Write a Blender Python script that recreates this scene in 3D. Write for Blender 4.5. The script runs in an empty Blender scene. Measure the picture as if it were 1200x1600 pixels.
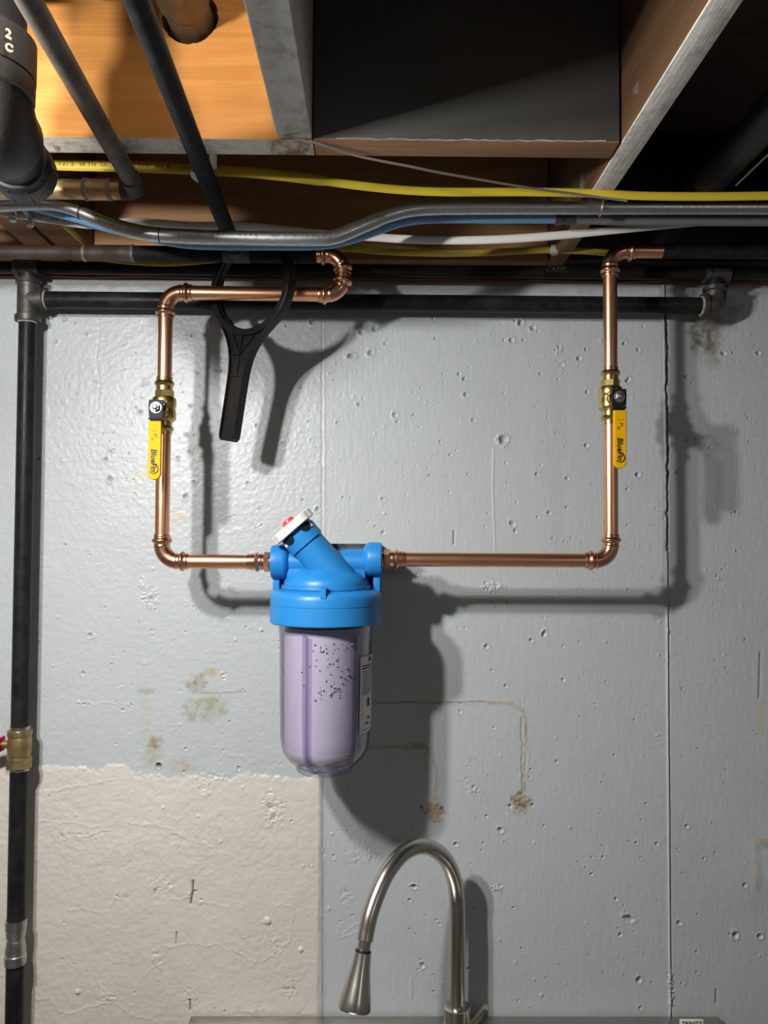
import bpy, bmesh, math, random
import numpy as np
from mathutils import Vector, Matrix

# ------------------------------------------------------------------ camera
F = 1202.0                      # focal length in pixels of the 1200x1600 frame
CAM = Vector((0, 0, 1.65))
PITCH, YAW, ROLL = math.radians(2.0), math.radians(0.48), math.radians(0.35)
fwd = Vector((math.sin(YAW) * math.cos(PITCH), math.cos(YAW) * math.cos(PITCH), math.sin(PITCH)))
r0 = fwd.cross(Vector((0, 0, 1))).normalized()
u0 = r0.cross(fwd).normalized()
RGT = r0 * math.cos(ROLL) + u0 * math.sin(ROLL)
UPV = u0 * math.cos(ROLL) - r0 * math.sin(ROLL)
sc = bpy.context.scene
C = sc.collection
cd = bpy.data.cameras.new('camera')
cd.sensor_fit = 'VERTICAL'; cd.sensor_height = 36.0; cd.lens = 36.0 * F / 1600.0
cd.clip_start = 0.02
co = bpy.data.objects.new('camera', cd); C.objects.link(co)
co.matrix_world = Matrix((
    (RGT.x, UPV.x, -fwd.x, CAM.x), (RGT.y, UPV.y, -fwd.y, CAM.y),
    (RGT.z, UPV.z, -fwd.z, CAM.z), (0, 0, 0, 1)))
sc.camera = co

# ------------------------------------------------------------------ light
w = bpy.data.worlds.new('world'); sc.world = w; w.use_nodes = True
bg = w.node_tree.nodes['Background']
bg.inputs[0].default_value = (0.92, 0.95, 1.0, 1); bg.inputs[1].default_value = 0.03
def lamp(name, loc, power, radius, col=(1, 0.975, 0.94)):
    l = bpy.data.lights.new(name, 'POINT'); l.energy = power; l.shadow_soft_size = radius; l.color = col
    o = bpy.data.objects.new(name, l); C.objects.link(o); o.location = loc
    return o
def down_fill(name, loc, power, size, aim):
    l = bpy.data.lights.new(name, 'AREA'); l.shape = 'DISK'; l.size = size; l.energy = power; l.color = (1, 0.975, 0.94)
    o = bpy.data.objects.new(name, l); C.objects.link(o); o.location = loc
    o.rotation_euler = Vector(aim).to_track_quat('-Z', 'Y').to_euler()
for p_ in ((-0.605, 0.48, 2.005), (-0.495, 0.47, 2.09)):
    lamp('basement_bulb', p_, 15.6, 0.022)
    down_fill('added_down_fill', (p_[0], p_[1], p_[2] - 0.024), 7.5, 0.045, (0.45, -0.1, -1))  # added fill disc under each bulb, brightens the lower wall
lamp('room_lamp', (1.35, -1.2, 2.02), 6.0, 0.12)
sc.view_settings.view_transform = 'Standard'; sc.view_settings.look = 'None'
sc.view_settings.gamma = 1.0; sc.view_settings.use_curve_mapping = False
sc.view_settings.exposure = 0.17

# ------------------------------------------------------------------ helpers
WY = 1.38                       # wall face
PY = 1.24                       # plane of the copper pipes
BZ = 2.14                       # joist undersides
def ray(px, py): return fwd + RGT * ((px - 600) / F) + UPV * ((800 - py) / F)
def P(px, py, Y):               # point of a pixel on the vertical plane y = Y
    d = ray(px, py); t = Y / d.y
    return CAM + d * t
def PZ(px, py, Z):              # point of a pixel on the level plane z = Z
    d = ray(px, py); t = (Z - CAM.z) / d.z
    return CAM + d * t
def V(*a): return Vector(a)
WORLD = {}
class MB:
    def __init__(s): s.v = []; s.f = []; s.m = []
    def add(s, vs, fs, mi=0):
        o = len(s.v); s.v += [tuple(x) for x in vs]; s.f += [tuple(i + o for i in f) for f in fs]; s.m += [mi] * len(fs)
        return s
    def box(s, a, b, bev=0.0, mi=0, mats=None):
        bm = bmesh.new(); bmesh.ops.create_cube(bm, size=1)
        a, b = Vector(a), Vector(b)
        for v in bm.verts: v.co = Vector([(a[i] + b[i]) / 2 + v.co[i] * (b[i] - a[i]) for i in range(3)])
        if bev: bmesh.ops.bevel(bm, geom=list(bm.edges), offset=bev, segments=2, affect='EDGES', profile=0.6)
        return s.bm(bm, mi)
    def bm(s, bm, mi=0):
        bm.verts.index_update()
        s.add([v.co.copy() for v in bm.verts], [[v.index for v in f.verts] for f in bm.faces], mi); bm.free()
        return s
    def sweep(s, pts, r, seg=20, flat=1.0, up=None, caps=True, closed=False, mi=0):
        pts = [Vector(p) for p in pts]; n = len(pts)
        rs = list(r) if hasattr(r, '__len__') else [r] * n
        def tan(i):
            if closed: return (pts[(i + 1) % n] - pts[i - 1]).normalized()
            return (pts[min(i + 1, n - 1)] - pts[max(i - 1, 0)]).normalized()
        tt = []
        for i in range(n):
            t = tan(i) if (pts[min(i + 1, n - 1)] - pts[max(i - 1, 0)]).length > 1e-9 or closed else tt[-1]
            tt.append(t)
        if up is None:
            up = Vector((0, 0, 1)) if abs(tt[0].z) < 0.9 else Vector((0, 1, 0))
            fixed = False
        else: up = Vector(up); fixed = True
        vs, fs = [], []
        nrm = (up - tt[0] * up.dot(tt[0])).normalized()
        for i in range(n):
            if fixed: nrm = (up - tt[i] * up.dot(tt[i])).normalized()
            else: nrm = (nrm - tt[i] * nrm.dot(tt[i])).normalized()
            bn = tt[i].cross(nrm)
            for k in range(seg):
                a = 2 * math.pi * k / seg
                vs.append(pts[i] + nrm * (math.cos(a) * rs[i]) + bn * (math.sin(a) * rs[i] * flat))
        for i in range(n if closed else n - 1):
            j = (i + 1) % n
            for k in range(seg):
                l = (k + 1) % seg
                fs.append((i * seg + k, i * seg + l, j * seg + l, j * seg + k))
        if caps and not closed:
            fs.append(tuple(reversed(range(seg)))); fs.append(tuple((n - 1) * seg + k for k in range(seg)))
        return s.add(vs, fs, mi)
    def lathe(s, base, axis, prof, seg=32, mi=0, caps=True):      # prof: (distance along axis, radius)
        base = Vector(base); ax = Vector(axis).normalized()
        up = Vector((0, 0, 1)) if abs(ax.z) < 0.9 else Vector((0, 1, 0))
        n1 = (up - ax * up.dot(ax)).normalized(); n2 = ax.cross(n1)
        vs, fs = [], []
        for t, r in prof:
            for k in range(seg):
                a = 2 * math.pi * k / seg
                vs.append(base + ax * t + n1 * (math.cos(a) * r) + n2 * (math.sin(a) * r))
        for i in range(len(prof) - 1):
            for k in range(seg):
                l = (k + 1) % seg
                fs.append((i * seg + k, i * seg + l, (i + 1) * seg + l, (i + 1) * seg + k))
        if caps:
            fs.append(tuple(reversed(range(seg)))); fs.append(tuple((len(prof) - 1) * seg + k for k in range(seg)))
        return s.add(vs, fs, mi)
    def curve2d(s, loops, depth, org, xa, ya, bev=0.0, mi=0):    # flat outline with holes, extruded both ways along its normal
        cu = bpy.data.curves.new('t', 'CURVE'); cu.dimensions = '2D'; cu.fill_mode = 'BOTH'; cu.extrude = depth; cu.bevel_depth = bev
        for lp in loops:
            sp = cu.splines.new('POLY'); sp.points.add(len(lp) - 1)
            for p, q in zip(sp.points, lp): p.co = (q[0], q[1], 0, 1)
            sp.use_cyclic_u = True
        return s._curve(cu, org, xa, ya, mi)
    def text(s, string, size, org, xa, ya, extrude=0.0002, shear=0.0, bold=0.0, align='LEFT', mi=0):
        cu = bpy.data.curves.new('t', 'FONT'); cu.body = string; cu.size = size; cu.extrude = extrude; cu.shear = shear
        cu.offset = bold; cu.align_x = align; cu.resolution_u = 3
        return s._curve(cu, org, xa, ya, mi)
    def _curve(s, cu, org, xa, ya, mi):
        o = bpy.data.objects.new('t', cu); me = o.to_mesh()
        org, xa, ya = Vector(org), Vector(xa).normalized(), Vector(ya).normalized(); za = xa.cross(ya)
        s.add([org + xa * v.co.x + ya * v.co.y + za * v.co.z for v in me.vertices], [tuple(p.vertices) for p in me.polygons], mi)
        o.to_mesh_clear(); bpy.data.objects.remove(o); bpy.data.curves.remove(cu)
        return s
def tag(o, label=None, cat=None, group=None, kind=None):
    for k, v in (('label', label), ('category', cat), ('group', group), ('kind', kind)):
        if v: o[k] = v
    return o
def thing(name, loc, label, cat, group=None):
    o = bpy.data.objects.new(name, None); C.objects.link(o); o.location = loc; o.empty_display_size = 0.05
    WORLD[o.name] = Vector(loc)
    return tag(o, label, cat, group)
def build(name, mb, mats, parent=None, angle=35, origin=None, **kw):
    me = bpy.data.meshes.new(name)
    if parent is not None: off = WORLD[parent.name]
    elif origin is not None: off = Vector(origin)
    else:
        a = np.array(mb.v); off = Vector(((a[:, 0].min() + a[:, 0].max()) / 2, (a[:, 1].min() + a[:, 1].max()) / 2, a[:, 2].min()))
    me.from_pydata([Vector(v) - off for v in mb.v], [], mb.f)
    if not isinstance(mats, (list, tuple)): mats = [mats]
    for m in mats: me.materials.append(m)
    if len(mats) > 1: me.polygons.foreach_set('material_index', mb.m)
    bm = bmesh.new(); bm.from_mesh(me); bmesh.ops.recalc_face_normals(bm, faces=bm.faces); bm.to_mesh(me); bm.free()
    me.polygons.foreach_set('use_smooth', [True] * len(me.polygons))
    me.set_sharp_from_angle(angle=math.radians(angle))
    o = bpy.data.objects.new(name, me); C.objects.link(o)
    if parent is None: o.location = off
    else: o.parent = parent
    WORLD[o.name] = off
    return tag(o, **kw)
def catmull(pts, n=14):
    pts = [Vector(p) for p in pts]; q = [pts[0] * 2 - pts[1]] + pts + [pts[-1] * 2 - pts[-2]]; out = []
    for i in range(1, len(q) - 2):
        a, b, c, d = q[i - 1:i + 3]
        for k in range(n):
            t = k / n
            out.append(0.5 * ((2 * b) + (c - a) * t + (2 * a - 5 * b + 4 * c - d) * t * t + (3 * b - a - 3 * c + d) * t ** 3))
    return out + [pts[-1]]
def run_on(c, l=1.0):            # let a cable or conduit go on level beyond the frame on both sides
    c = list(c); a, b = c[0], c[-1]
    if a.x < -0.5: c.insert(0, Vector((a.x - l, a.y, a.z)))
    if b.x > 0.5: c.append(Vector((b.x + l, b.y, b.z)))
    return c
def fillet(pts, r, n=10):
    pts = [Vector(p) for p in pts]; out = [pts[0]]
    for a, b, c in zip(pts, pts[1:], pts[2:]):
        d1, d2 = (a - b).normalized(), (c - b).normalized()
        ang = d1.angle(d2); t = r / math.tan(ang / 2); cen = b + (d1 + d2).normalized() * (r / math.sin(ang / 2))
        s, e = b + d1 * t - cen, b + d2 * t - cen
        tot = s.angle(e)
        for k in range(n + 1):
            f = k / n
            out.append(cen + (s * math.sin((1 - f) * tot) + e * math.sin(f * tot)) / math.sin(tot))
    return out + [pts[-1]]
def resample(pts, step):
    out = [pts[0]]
    for a, b in zip(pts, pts[1:]):
        n = max(1, int((b - a).length / step + 0.5))
        out += [a + (b - a) * ((k + 1) / n) for k in range(n)]
    return out

# ------------------------------------------------------------------ materials
def nd(nt, t, **kw):
    n = nt.nodes.new(t)
    for k, v in kw.items():
        if k in n.inputs: n.inputs[k].default_value = v
        else: setattr(n, k, v)
    return n
def mat(name, col, rough=0.5, metal=0.0, col2=None, nscale=30, ndetail=6, nlo=0.4, nhi=0.65, stretch=(1, 1, 1), bump=0.0, bscale=200, rough2=None, spec=0.5, coat=0.0, aniso=0.0):
    m = bpy.data.materials.new(name); m.use_nodes = True; nt = m.node_tree; L = nt.links
    p = nt.nodes['Principled BSDF']
    p.inputs['Base Color'].default_value = (*col, 1); p.inputs['Roughness'].default_value = rough; p.inputs['Metallic'].default_value = metal
    p.inputs['Specular IOR Level'].default_value = spec; p.inputs['Coat Weight'].default_value = coat
    tc = nd(nt, 'ShaderNodeTexCoord'); mp = nd(nt, 'ShaderNodeMapping'); mp.inputs['Scale'].default_value = stretch
    L.new(tc.outputs['Object'], mp.inputs['Vector'])
    if col2 is not None or rough2 is not None:
        n = nd(nt, 'ShaderNodeTexNoise', Scale=nscale, Detail=ndetail, Roughness=0.62); L.new(mp.outputs[0], n.inputs['Vector'])
        r = nd(nt, 'ShaderNodeMapRange'); r.inputs[1].default_value = nlo; r.inputs[2].default_value = nhi; L.new(n.outputs[0], r.inputs[0])
        if col2 is not None:
            x = nd(nt, 'ShaderNodeMix', data_type='RGBA'); x.inputs[6].default_value = (*col, 1); x.inputs[7].default_value = (*col2, 1)
            L.new(r.outputs[0], x.inputs[0]); L.new(x.outputs[2], p.inputs['Base Color'])
        if rough2 is not None:
            y = nd(nt, 'ShaderNodeMix', data_type='FLOAT'); y.inputs[2].default_value = rough; y.inputs[3].default_value = rough2
            L.new(r.outputs[0], y.inputs[0]); L.new(y.outputs[0], p.inputs['Roughness'])
    if bump:
        n = nd(nt, 'ShaderNodeTexNoise', Scale=bscale, Detail=4); L.new(mp.outputs[0], n.inputs['Vector'])
        b = nd(nt, 'ShaderNodeBump', Strength=1.0, Distance=bump); L.new(n.outputs[0], b.inputs['Height']); L.new(b.outputs[0], p.inputs['Normal'])
    return m
def wood(name, a, b, grain='X', paint=None, edge=None, cover=0.5, rough=0.6, pscale=14):
    """lumber with stretched grain; optional paint coat: patchy (cover) or ending at a local y (edge)"""
    m = bpy.data.materials.new(name); m.use_nodes = True; nt = m.node_tree; L = nt.links; p = nt.nodes['Principled BSDF']
    p.inputs['Roughness'].default_value = rough; p.inputs['Specular IOR Level'].default_value = 0.35
    g = nd(nt, 'ShaderNodeNewGeometry'); mp = nd(nt, 'ShaderNodeMapping')
    mp.inputs['Scale'].default_value = (1.6, 26, 26) if grain == 'X' else (26, 1.6, 26)
    L.new(g.outputs['Position'], mp.inputs[0])
    n = nd(nt, 'ShaderNodeTexNoise', Scale=2.2, Detail=7, Roughness=0.6, Distortion=0.9); L.new(mp.outputs[0], n.inputs['Vector'])
    n2 = nd(nt, 'ShaderNodeTexNoise', Scale=9.0, Detail=5); L.new(mp.outputs[0], n2.inputs['Vector'])
    r = nd(nt, 'ShaderNodeMapRange'); r.inputs[1].default_value = 0.34; r.inputs[2].default_value = 0.68; L.new(n.outputs[0], r.inputs[0])
    x = nd(nt, 'ShaderNodeMix', data_type='RGBA'); x.inputs[6].default_value = (*a, 1); x.inputs[7].default_value = (*b, 1); L.new(r.outputs[0], x.inputs[0])
    # knots and specks
    vo = nd(nt, 'ShaderNodeTexVoronoi', Scale=13.0); L.new(g.outputs['Position'], vo.inputs['Vector'])
    vr = nd(nt, 'ShaderNodeMapRange'); vr.inputs[1].default_value = 0.035; vr.inputs[2].default_value = 0.075; L.new(vo.outputs[0], vr.inputs[0])
    k = nd(nt, 'ShaderNodeMix', data_type='RGBA'); k.inputs[6].default_value = (a[0] * .35, a[1] * .3, a[2] * .3, 1); L.new(vr.outputs[0], k.inputs[0]); L.new(x.outputs[2], k.inputs[7])
    col = k.outputs[2]
    if paint is not None:
        n3 = nd(nt, 'ShaderNodeTexNoise', Scale=pscale, Detail=6, Roughness=0.65)
        mp3 = nd(nt, 'ShaderNodeMapping'); mp3.inputs['Scale'].default_value = (1, 0.5, 1); L.new(g.outputs['Position'], mp3.inputs[0]); L.new(mp3.outputs[0], n3.inputs['Vector'])
        pr = nd(nt, 'ShaderNodeMapRange')
        if edge is None:
            pr.inputs[1].default_value = cover; pr.inputs[2].default_value = cover + 0.05; L.new(n3.outputs[0], pr.inputs[0])
        else:
            sx = nd(nt, 'ShaderNodeSeparateXYZ'); L.new(g.outputs['Position'], sx.inputs[0])
            ma = nd(nt, 'ShaderNodeMath', operation='MULTIPLY_ADD'); ma.inputs[1].default_value = 0.05; L.new(n3.outputs[0], ma.inputs[0]); L.new(sx.outputs[1], ma.inputs[2])
            pr.inputs[1].default_value = edge + 0.04; pr.inputs[2].default_value = edge + 0.015; L.new(ma.outputs[0], pr.inputs[0])
        n4 = nd(nt, 'ShaderNodeTexNoise', Scale=60, Detail=6, Roughness=0.7); L.new(g.outputs['Position'], n4.inputs['Vector'])
        pc = nd(nt, 'ShaderNodeMix', data_type='RGBA'); pc.inputs[6].default_value = (*paint, 1); pc.inputs[7].default_value = (paint[0] * .55, paint[1] * .53, paint[2] * .5, 1)
        r4 = nd(nt, 'ShaderNodeMapRange'); r4.inputs[1].default_value = 0.48; r4.inputs[2].default_value = 0.75; L.new(n4.outputs[0], r4.inputs[0]); L.new(r4.outputs[0], pc.inputs[0])
        y = nd(nt, 'ShaderNodeMix', data_type='RGBA'); L.new(pr.outputs[0], y.inputs[0]); L.new(col, y.inputs[6]); L.new(pc.outputs[2], y.inputs[7])
        col = y.outputs[2]
    L.new(col, p.inputs['Base Color'])
    b = nd(nt, 'ShaderNodeBump', Strength=0.5, Distance=0.0012); L.new(n2.outputs[0], b.inputs['Height']); L.new(b.outputs[0], p.inputs['Normal'])
    return m
M = {}
M['copper'] = mat('copper', (0.90, 0.49, 0.30), 0.31, 1.0, col2=(0.80, 0.39, 0.23), nscale=18, rough2=0.36)
M['copper_fit'] = mat('copper_fitting', (0.86, 0.46, 0.29), 0.22, 1.0, col2=(0.66, 0.33, 0.21), nscale=60, rough2=0.3)
M['old_copper'] = mat('tarnished_copper', (0.095, 0.08, 0.068), 0.55, 0.4, col2=(0.06, 0.038, 0.027), nscale=22, rough2=0.7, bump=0.0002, bscale=300)
M['warm_copper'] = mat('dusty_copper', (0.50, 0.29, 0.13), 0.38, 0.9, col2=(0.42, 0.34, 0.20), nscale=45, nlo=0.45, nhi=0.6, rough2=0.8, bump=0.0004, bscale=260)
M['solder'] = mat('solder', (0.28, 0.25, 0.20), 0.6, 0.4, col2=(0.12, 0.10, 0.075), nscale=90, bump=0.0005, bscale=300)
M['brass'] = mat('brass', (0.72, 0.55, 0.22), 0.26, 1.0, col2=(0.55, 0.40, 0.14), nscale=60)
M['dull_brass'] = mat('dull_brass', (0.42, 0.33, 0.17), 0.45, 0.9, col2=(0.28, 0.21, 0.10), nscale=80, bump=0.0003, bscale=300)
M['iron'] = mat('black_iron', (0.009, 0.0095, 0.011), 0.36, 0.0, col2=(0.018, 0.018, 0.018), nscale=40, rough2=0.5, bump=0.0001, bscale=400, spec=0.16)
M['tee_iron'] = mat('malleable_iron', (0.105, 0.098, 0.09), 0.45, 0.6, col2=(0.055, 0.05, 0.046), nscale=50, bump=0.0002, bscale=400)
M['dope'] = mat('thread_paste', (0.33, 0.31, 0.23), 0.7, col2=(0.16, 0.15, 0.11), nscale=120)
M['foam'] = mat('black_sleeve', (0.010, 0.0105, 0.011), 0.6, col2=(0.02, 0.021, 0.022), nscale=60, bump=0.0002, bscale=300, spec=0.12)
M['abs'] = mat('black_drain_plastic', (0.013, 0.014, 0.016), 0.4, col2=(0.026, 0.027, 0.029), nscale=25, rough2=0.55, spec=0.35)
M['cast'] = mat('drain_fitting', (0.048, 0.041, 0.034), 0.42, 0.25, col2=(0.026, 0.022, 0.018), nscale=30, bump=0.0004, bscale=180)
M['brown_drain'] = mat('brown_drain', (0.12, 0.085, 0.05), 0.42, 0.3, col2=(0.06, 0.042, 0.027), nscale=25)
M['emt'] = mat('galvanized_steel', (0.52, 0.53, 0.54), 0.32, 1.0, col2=(0.40, 0.41, 0.42), nscale=160, rough2=0.42)
M['silver'] = mat('silver_coupling', (0.55, 0.54, 0.52), 0.34, 1.0, col2=(0.40, 0.39, 0.37), nscale=90)
M['pex'] = mat('blue_tubing', (0.16, 0.34, 0.58), 0.4, col2=(0.12, 0.27, 0.48), nscale=20)
M['pex_grey'] = mat('grey_tubing', (0.15, 0.15, 0.145), 0.5)
M['white_cable'] = mat('white_cable_jacket', (0.66, 0.65, 0.62), 0.5)
M['yellow_cable'] = mat('yellow_cable_jacket', (0.66, 0.51, 0.035), 0.5)
M['olive_cable'] = mat('dull_yellow_cable_jacket', (0.50, 0.40, 0.06), 0.5)
M['wire'] = mat('grey_wire', (0.20, 0.18, 0.165), 0.5)
M['ink'] = mat('dark_ink', (0.012, 0.012, 0.014), 0.6)
M['grey_ink'] = mat('grey_print', (0.14, 0.12, 0.07), 0.6)
M['print'] = mat('grip_print', (0.24, 0.13, 0.01), 0.6)
M['blue'] = mat('blue_plastic', (0.013, 0.185, 0.50), 0.4, col2=(0.018, 0.205, 0.52), nscale=14, bump=0.00015, bscale=500, spec=0.45)
M['knob'] = mat('white_plastic', (0.72, 0.72, 0.70), 0.3)
M['red'] = mat('red_plastic', (0.62, 0.05, 0.06), 0.35)
M['red_vinyl'] = mat('red_vinyl', (0.62, 0.01, 0.045), 0.3)
M['yellow'] = mat('yellow_vinyl', (0.72, 0.385, 0.0), 0.6, col2=(0.68, 0.36, 0.0), nscale=40, spec=0.15)
M['chrome'] = mat('chromed_steel', (0.34, 0.34, 0.34), 0.42, 1.0)
M['black_steel'] = mat('blackened_steel', (0.012, 0.012, 0.014), 0.5, 0.0, spec=0.12)
M['wrench'] = mat('black_wrench_plastic', (0.009, 0.009, 0.0095), 0.34, col2=(0.013, 0.013, 0.0135), nscale=30, bump=0.0001, bscale=500, spec=0.3)
M['nickel'] = mat('brushed_nickel', (0.56, 0.53, 0.48), 0.27, 1.0)
M['steel'] = mat('stainless_steel', (0.46, 0.44, 0.41), 0.30, 1.0, col2=(0.38, 0.365, 0.34), nscale=80, stretch=(0.3, 5, 5), rough2=0.4)
M['dark'] = mat('dark_recess', (0.006, 0.008, 0.014), 0.5)
M['cart'] = mat('filter_cartridge', (0.43, 0.405, 0.50), 0.75, col2=(0.395, 0.37, 0.465), nscale=35, stretch=(1, 1, 0.3), bump=0.0002, bscale=300)
M['cart_cap'] = mat('cartridge_end_cap', (0.50, 0.48, 0.57), 0.5)
M['sticker'] = mat('paper_sticker', (0.74, 0.74, 0.70), 0.5)
M['bracket'] = mat('grey_bracket', (0.05, 0.055, 0.06), 0.5)
M['faint'] = mat('faint_paint', (0.07, 0.068, 0.064), 0.7)
M['lip'] = mat('paint_lip', (0.5, 0.47, 0.43), 0.6)
M['strap'] = mat('white_strap', (0.7, 0.7, 0.68), 0.4)
M['subfloor'] = mat('subfloor', (0.07, 0.045, 0.028), 0.8, col2=(0.045, 0.028, 0.018), nscale=12, stretch=(1, 6, 1))
M['room_wall'] = mat('room_wall_paint', (0.30, 0.30, 0.295), 0.7)
M['concrete_floor'] = mat('concrete_floor', (0.30, 0.29, 0.27), 0.7, col2=(0.22, 0.21, 0.2), nscale=6)
M['grey_box'] = mat('grey_painted_block', (0.30, 0.33, 0.33), 0.45, col2=(0.24, 0.26, 0.265), nscale=40, bump=0.0006, bscale=150)
M['tan_edge'] = mat('bare_edge', (0.40, 0.31, 0.21), 0.7)
M['sill'] = wood('sill_wood', (0.20, 0.085, 0.05), (0.12, 0.05, 0.03), 'X')
M['orange_wood'] = wood('orange_lumber', (0.58, 0.25, 0.06), (0.46, 0.19, 0.04), 'X')
M['brown_wood'] = wood('brown_lumber', (0.40, 0.21, 0.10), (0.27, 0.13, 0.06), 'X')
M['bay_wood'] = wood('shade_dark_lumber', (0.035, 0.022, 0.014), (0.022, 0.014, 0.01), 'X')  # near-black lumber: the shade of the right bay is put into its colour
M['rim_wood'] = wood('dark_lumber', (0.48, 0.26, 0.12), (0.34, 0.18, 0.085), 'X')
M['side_wood'] = wood('joist_lumber', (0.17, 0.09, 0.042), (0.11, 0.055, 0.028), 'Y', paint=(0.25, 0.25, 0.24), cover=0.57, pscale=7)
M['edge_paint_x'] = wood('whitewashed_edge', (0.42, 0.28, 0.16), (0.3, 0.19, 0.11), 'X', paint=(0.80, 0.76, 0.69), cover=0.42, pscale=9)
M['joist_paint'] = wood('painted_joist', (0.34, 0.22, 0.13), (0.25, 0.15, 0.09), 'Y', paint=(0.82, 0.80, 0.76), edge=1.075)
M['joist_grey'] = wood('grey_painted_joist', (0.34, 0.22, 0.13), (0.25, 0.15, 0.09), 'Y', paint=(0.66, 0.65, 0.62), edge=0.955)
M['panel_grey'] = mat('grey_panel_paint', (0.10, 0.097, 0.09), 0.65, col2=(0.085, 0.082, 0.076), nscale=8, bump=0.0003, bscale=60)
def clear_mat(name, tint, ior=1.45, gloss_rough=0.03):
    m = bpy.data.materials.new(name); m.use_nodes = True; nt = m.node_tree; L = nt.links
    nt.nodes.remove(nt.nodes['Principled BSDF']); out = nt.nodes['Material Output']
    t = nd(nt, 'ShaderNodeBsdfTransparent'); t.inputs[0].default_value = (*tint, 1)
    g = nd(nt, 'ShaderNodeBsdfGlossy'); g.inputs['Roughness'].default_value = gloss_rough
    l2 = nd(nt, 'ShaderNodeLayerWeight'); l2.inputs[0].default_value = 0.5      # longer way through the plastic at a slant absorbs more
    p2 = nd(nt, 'ShaderNodeMath', operation='POWER'); p2.inputs[1].default_value = 4.0; L.new(l2.outputs['Facing'], p2.inputs[0])
    mx = nd(nt, 'ShaderNodeMix', data_type='RGBA'); mx.inputs[6].default_value = (*tint, 1); mx.inputs[7].default_value = (0.34, 0.31, 0.46, 1)
    L.new(p2.outputs[0], mx.inputs[0]); L.new(mx.outputs[2], t.inputs[0])
    lw = nd(nt, 'ShaderNodeLayerWeight'); lw.inputs[0].default_value = 0.5
    pw = nd(nt, 'ShaderNodeMath', operation='POWER'); pw.inputs[1].default_value = 3.0; L.new(lw.outputs['Facing'], pw.inputs[0])
    f0 = ((ior - 1) / (ior + 1)) ** 2
    fr = nd(nt, 'ShaderNodeMath', operation='MULTIPLY_ADD'); fr.inputs[1].default_value = 0.6; fr.inputs[2].default_value = f0; L.new(pw.outputs[0], fr.inputs[0])
    x = nd(nt, 'ShaderNodeMixShader'); L.new(fr.outputs[0], x.inputs[0]); L.new(t.outputs[0], x.inputs[1]); L.new(g.outputs[0], x.inputs[2]); L.new(x.outputs[0], out.inputs[0])
    return m
M['clear'] = clear_mat('clear_plastic', (0.972, 0.965, 0.986), 1.36)
M['clear_edge'] = clear_mat('thick_clear_plastic', (0.84, 0.81, 0.90), 1.5)
M['bubble'] = mat('bubble', (0.44, 0.42, 0.50), 0.12)

# ------------------------------------------------------------------ wall: poured concrete with form marks, pits, seams, stains
rng = np.random.default_rng(7)
def vnoise(U, Vv, fx, fy, seed):
    x, y = U * fx + 137.0, Vv * fy + 91.0
    xi, yi = np.floor(x).astype(int), np.floor(y).astype(int); xf, yf = x - xi, y - yi
    T = np.random.default_rng(seed).random((256, 256))
    g = lambda a, b: T[a & 255, b & 255]
    sx, sy = xf * xf * (3 - 2 * xf), yf * yf * (3 - 2 * yf)
    return (g(xi, yi) * (1 - sx) + g(xi + 1, yi) * sx) * (1 - sy) + (g(xi, yi + 1) * (1 - sx) + g(xi + 1, yi + 1) * sx) * sy
def fbm(U, Vv, f, seed, oct=4, ay=1.0):
    s = 0; a = 1; n = 0
    for k in range(oct):
        s = s + a * vnoise(U, Vv, f * 2 ** k, f * ay * 2 ** k, seed + k); n += a; a *= 0.55
    return s / n
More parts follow.
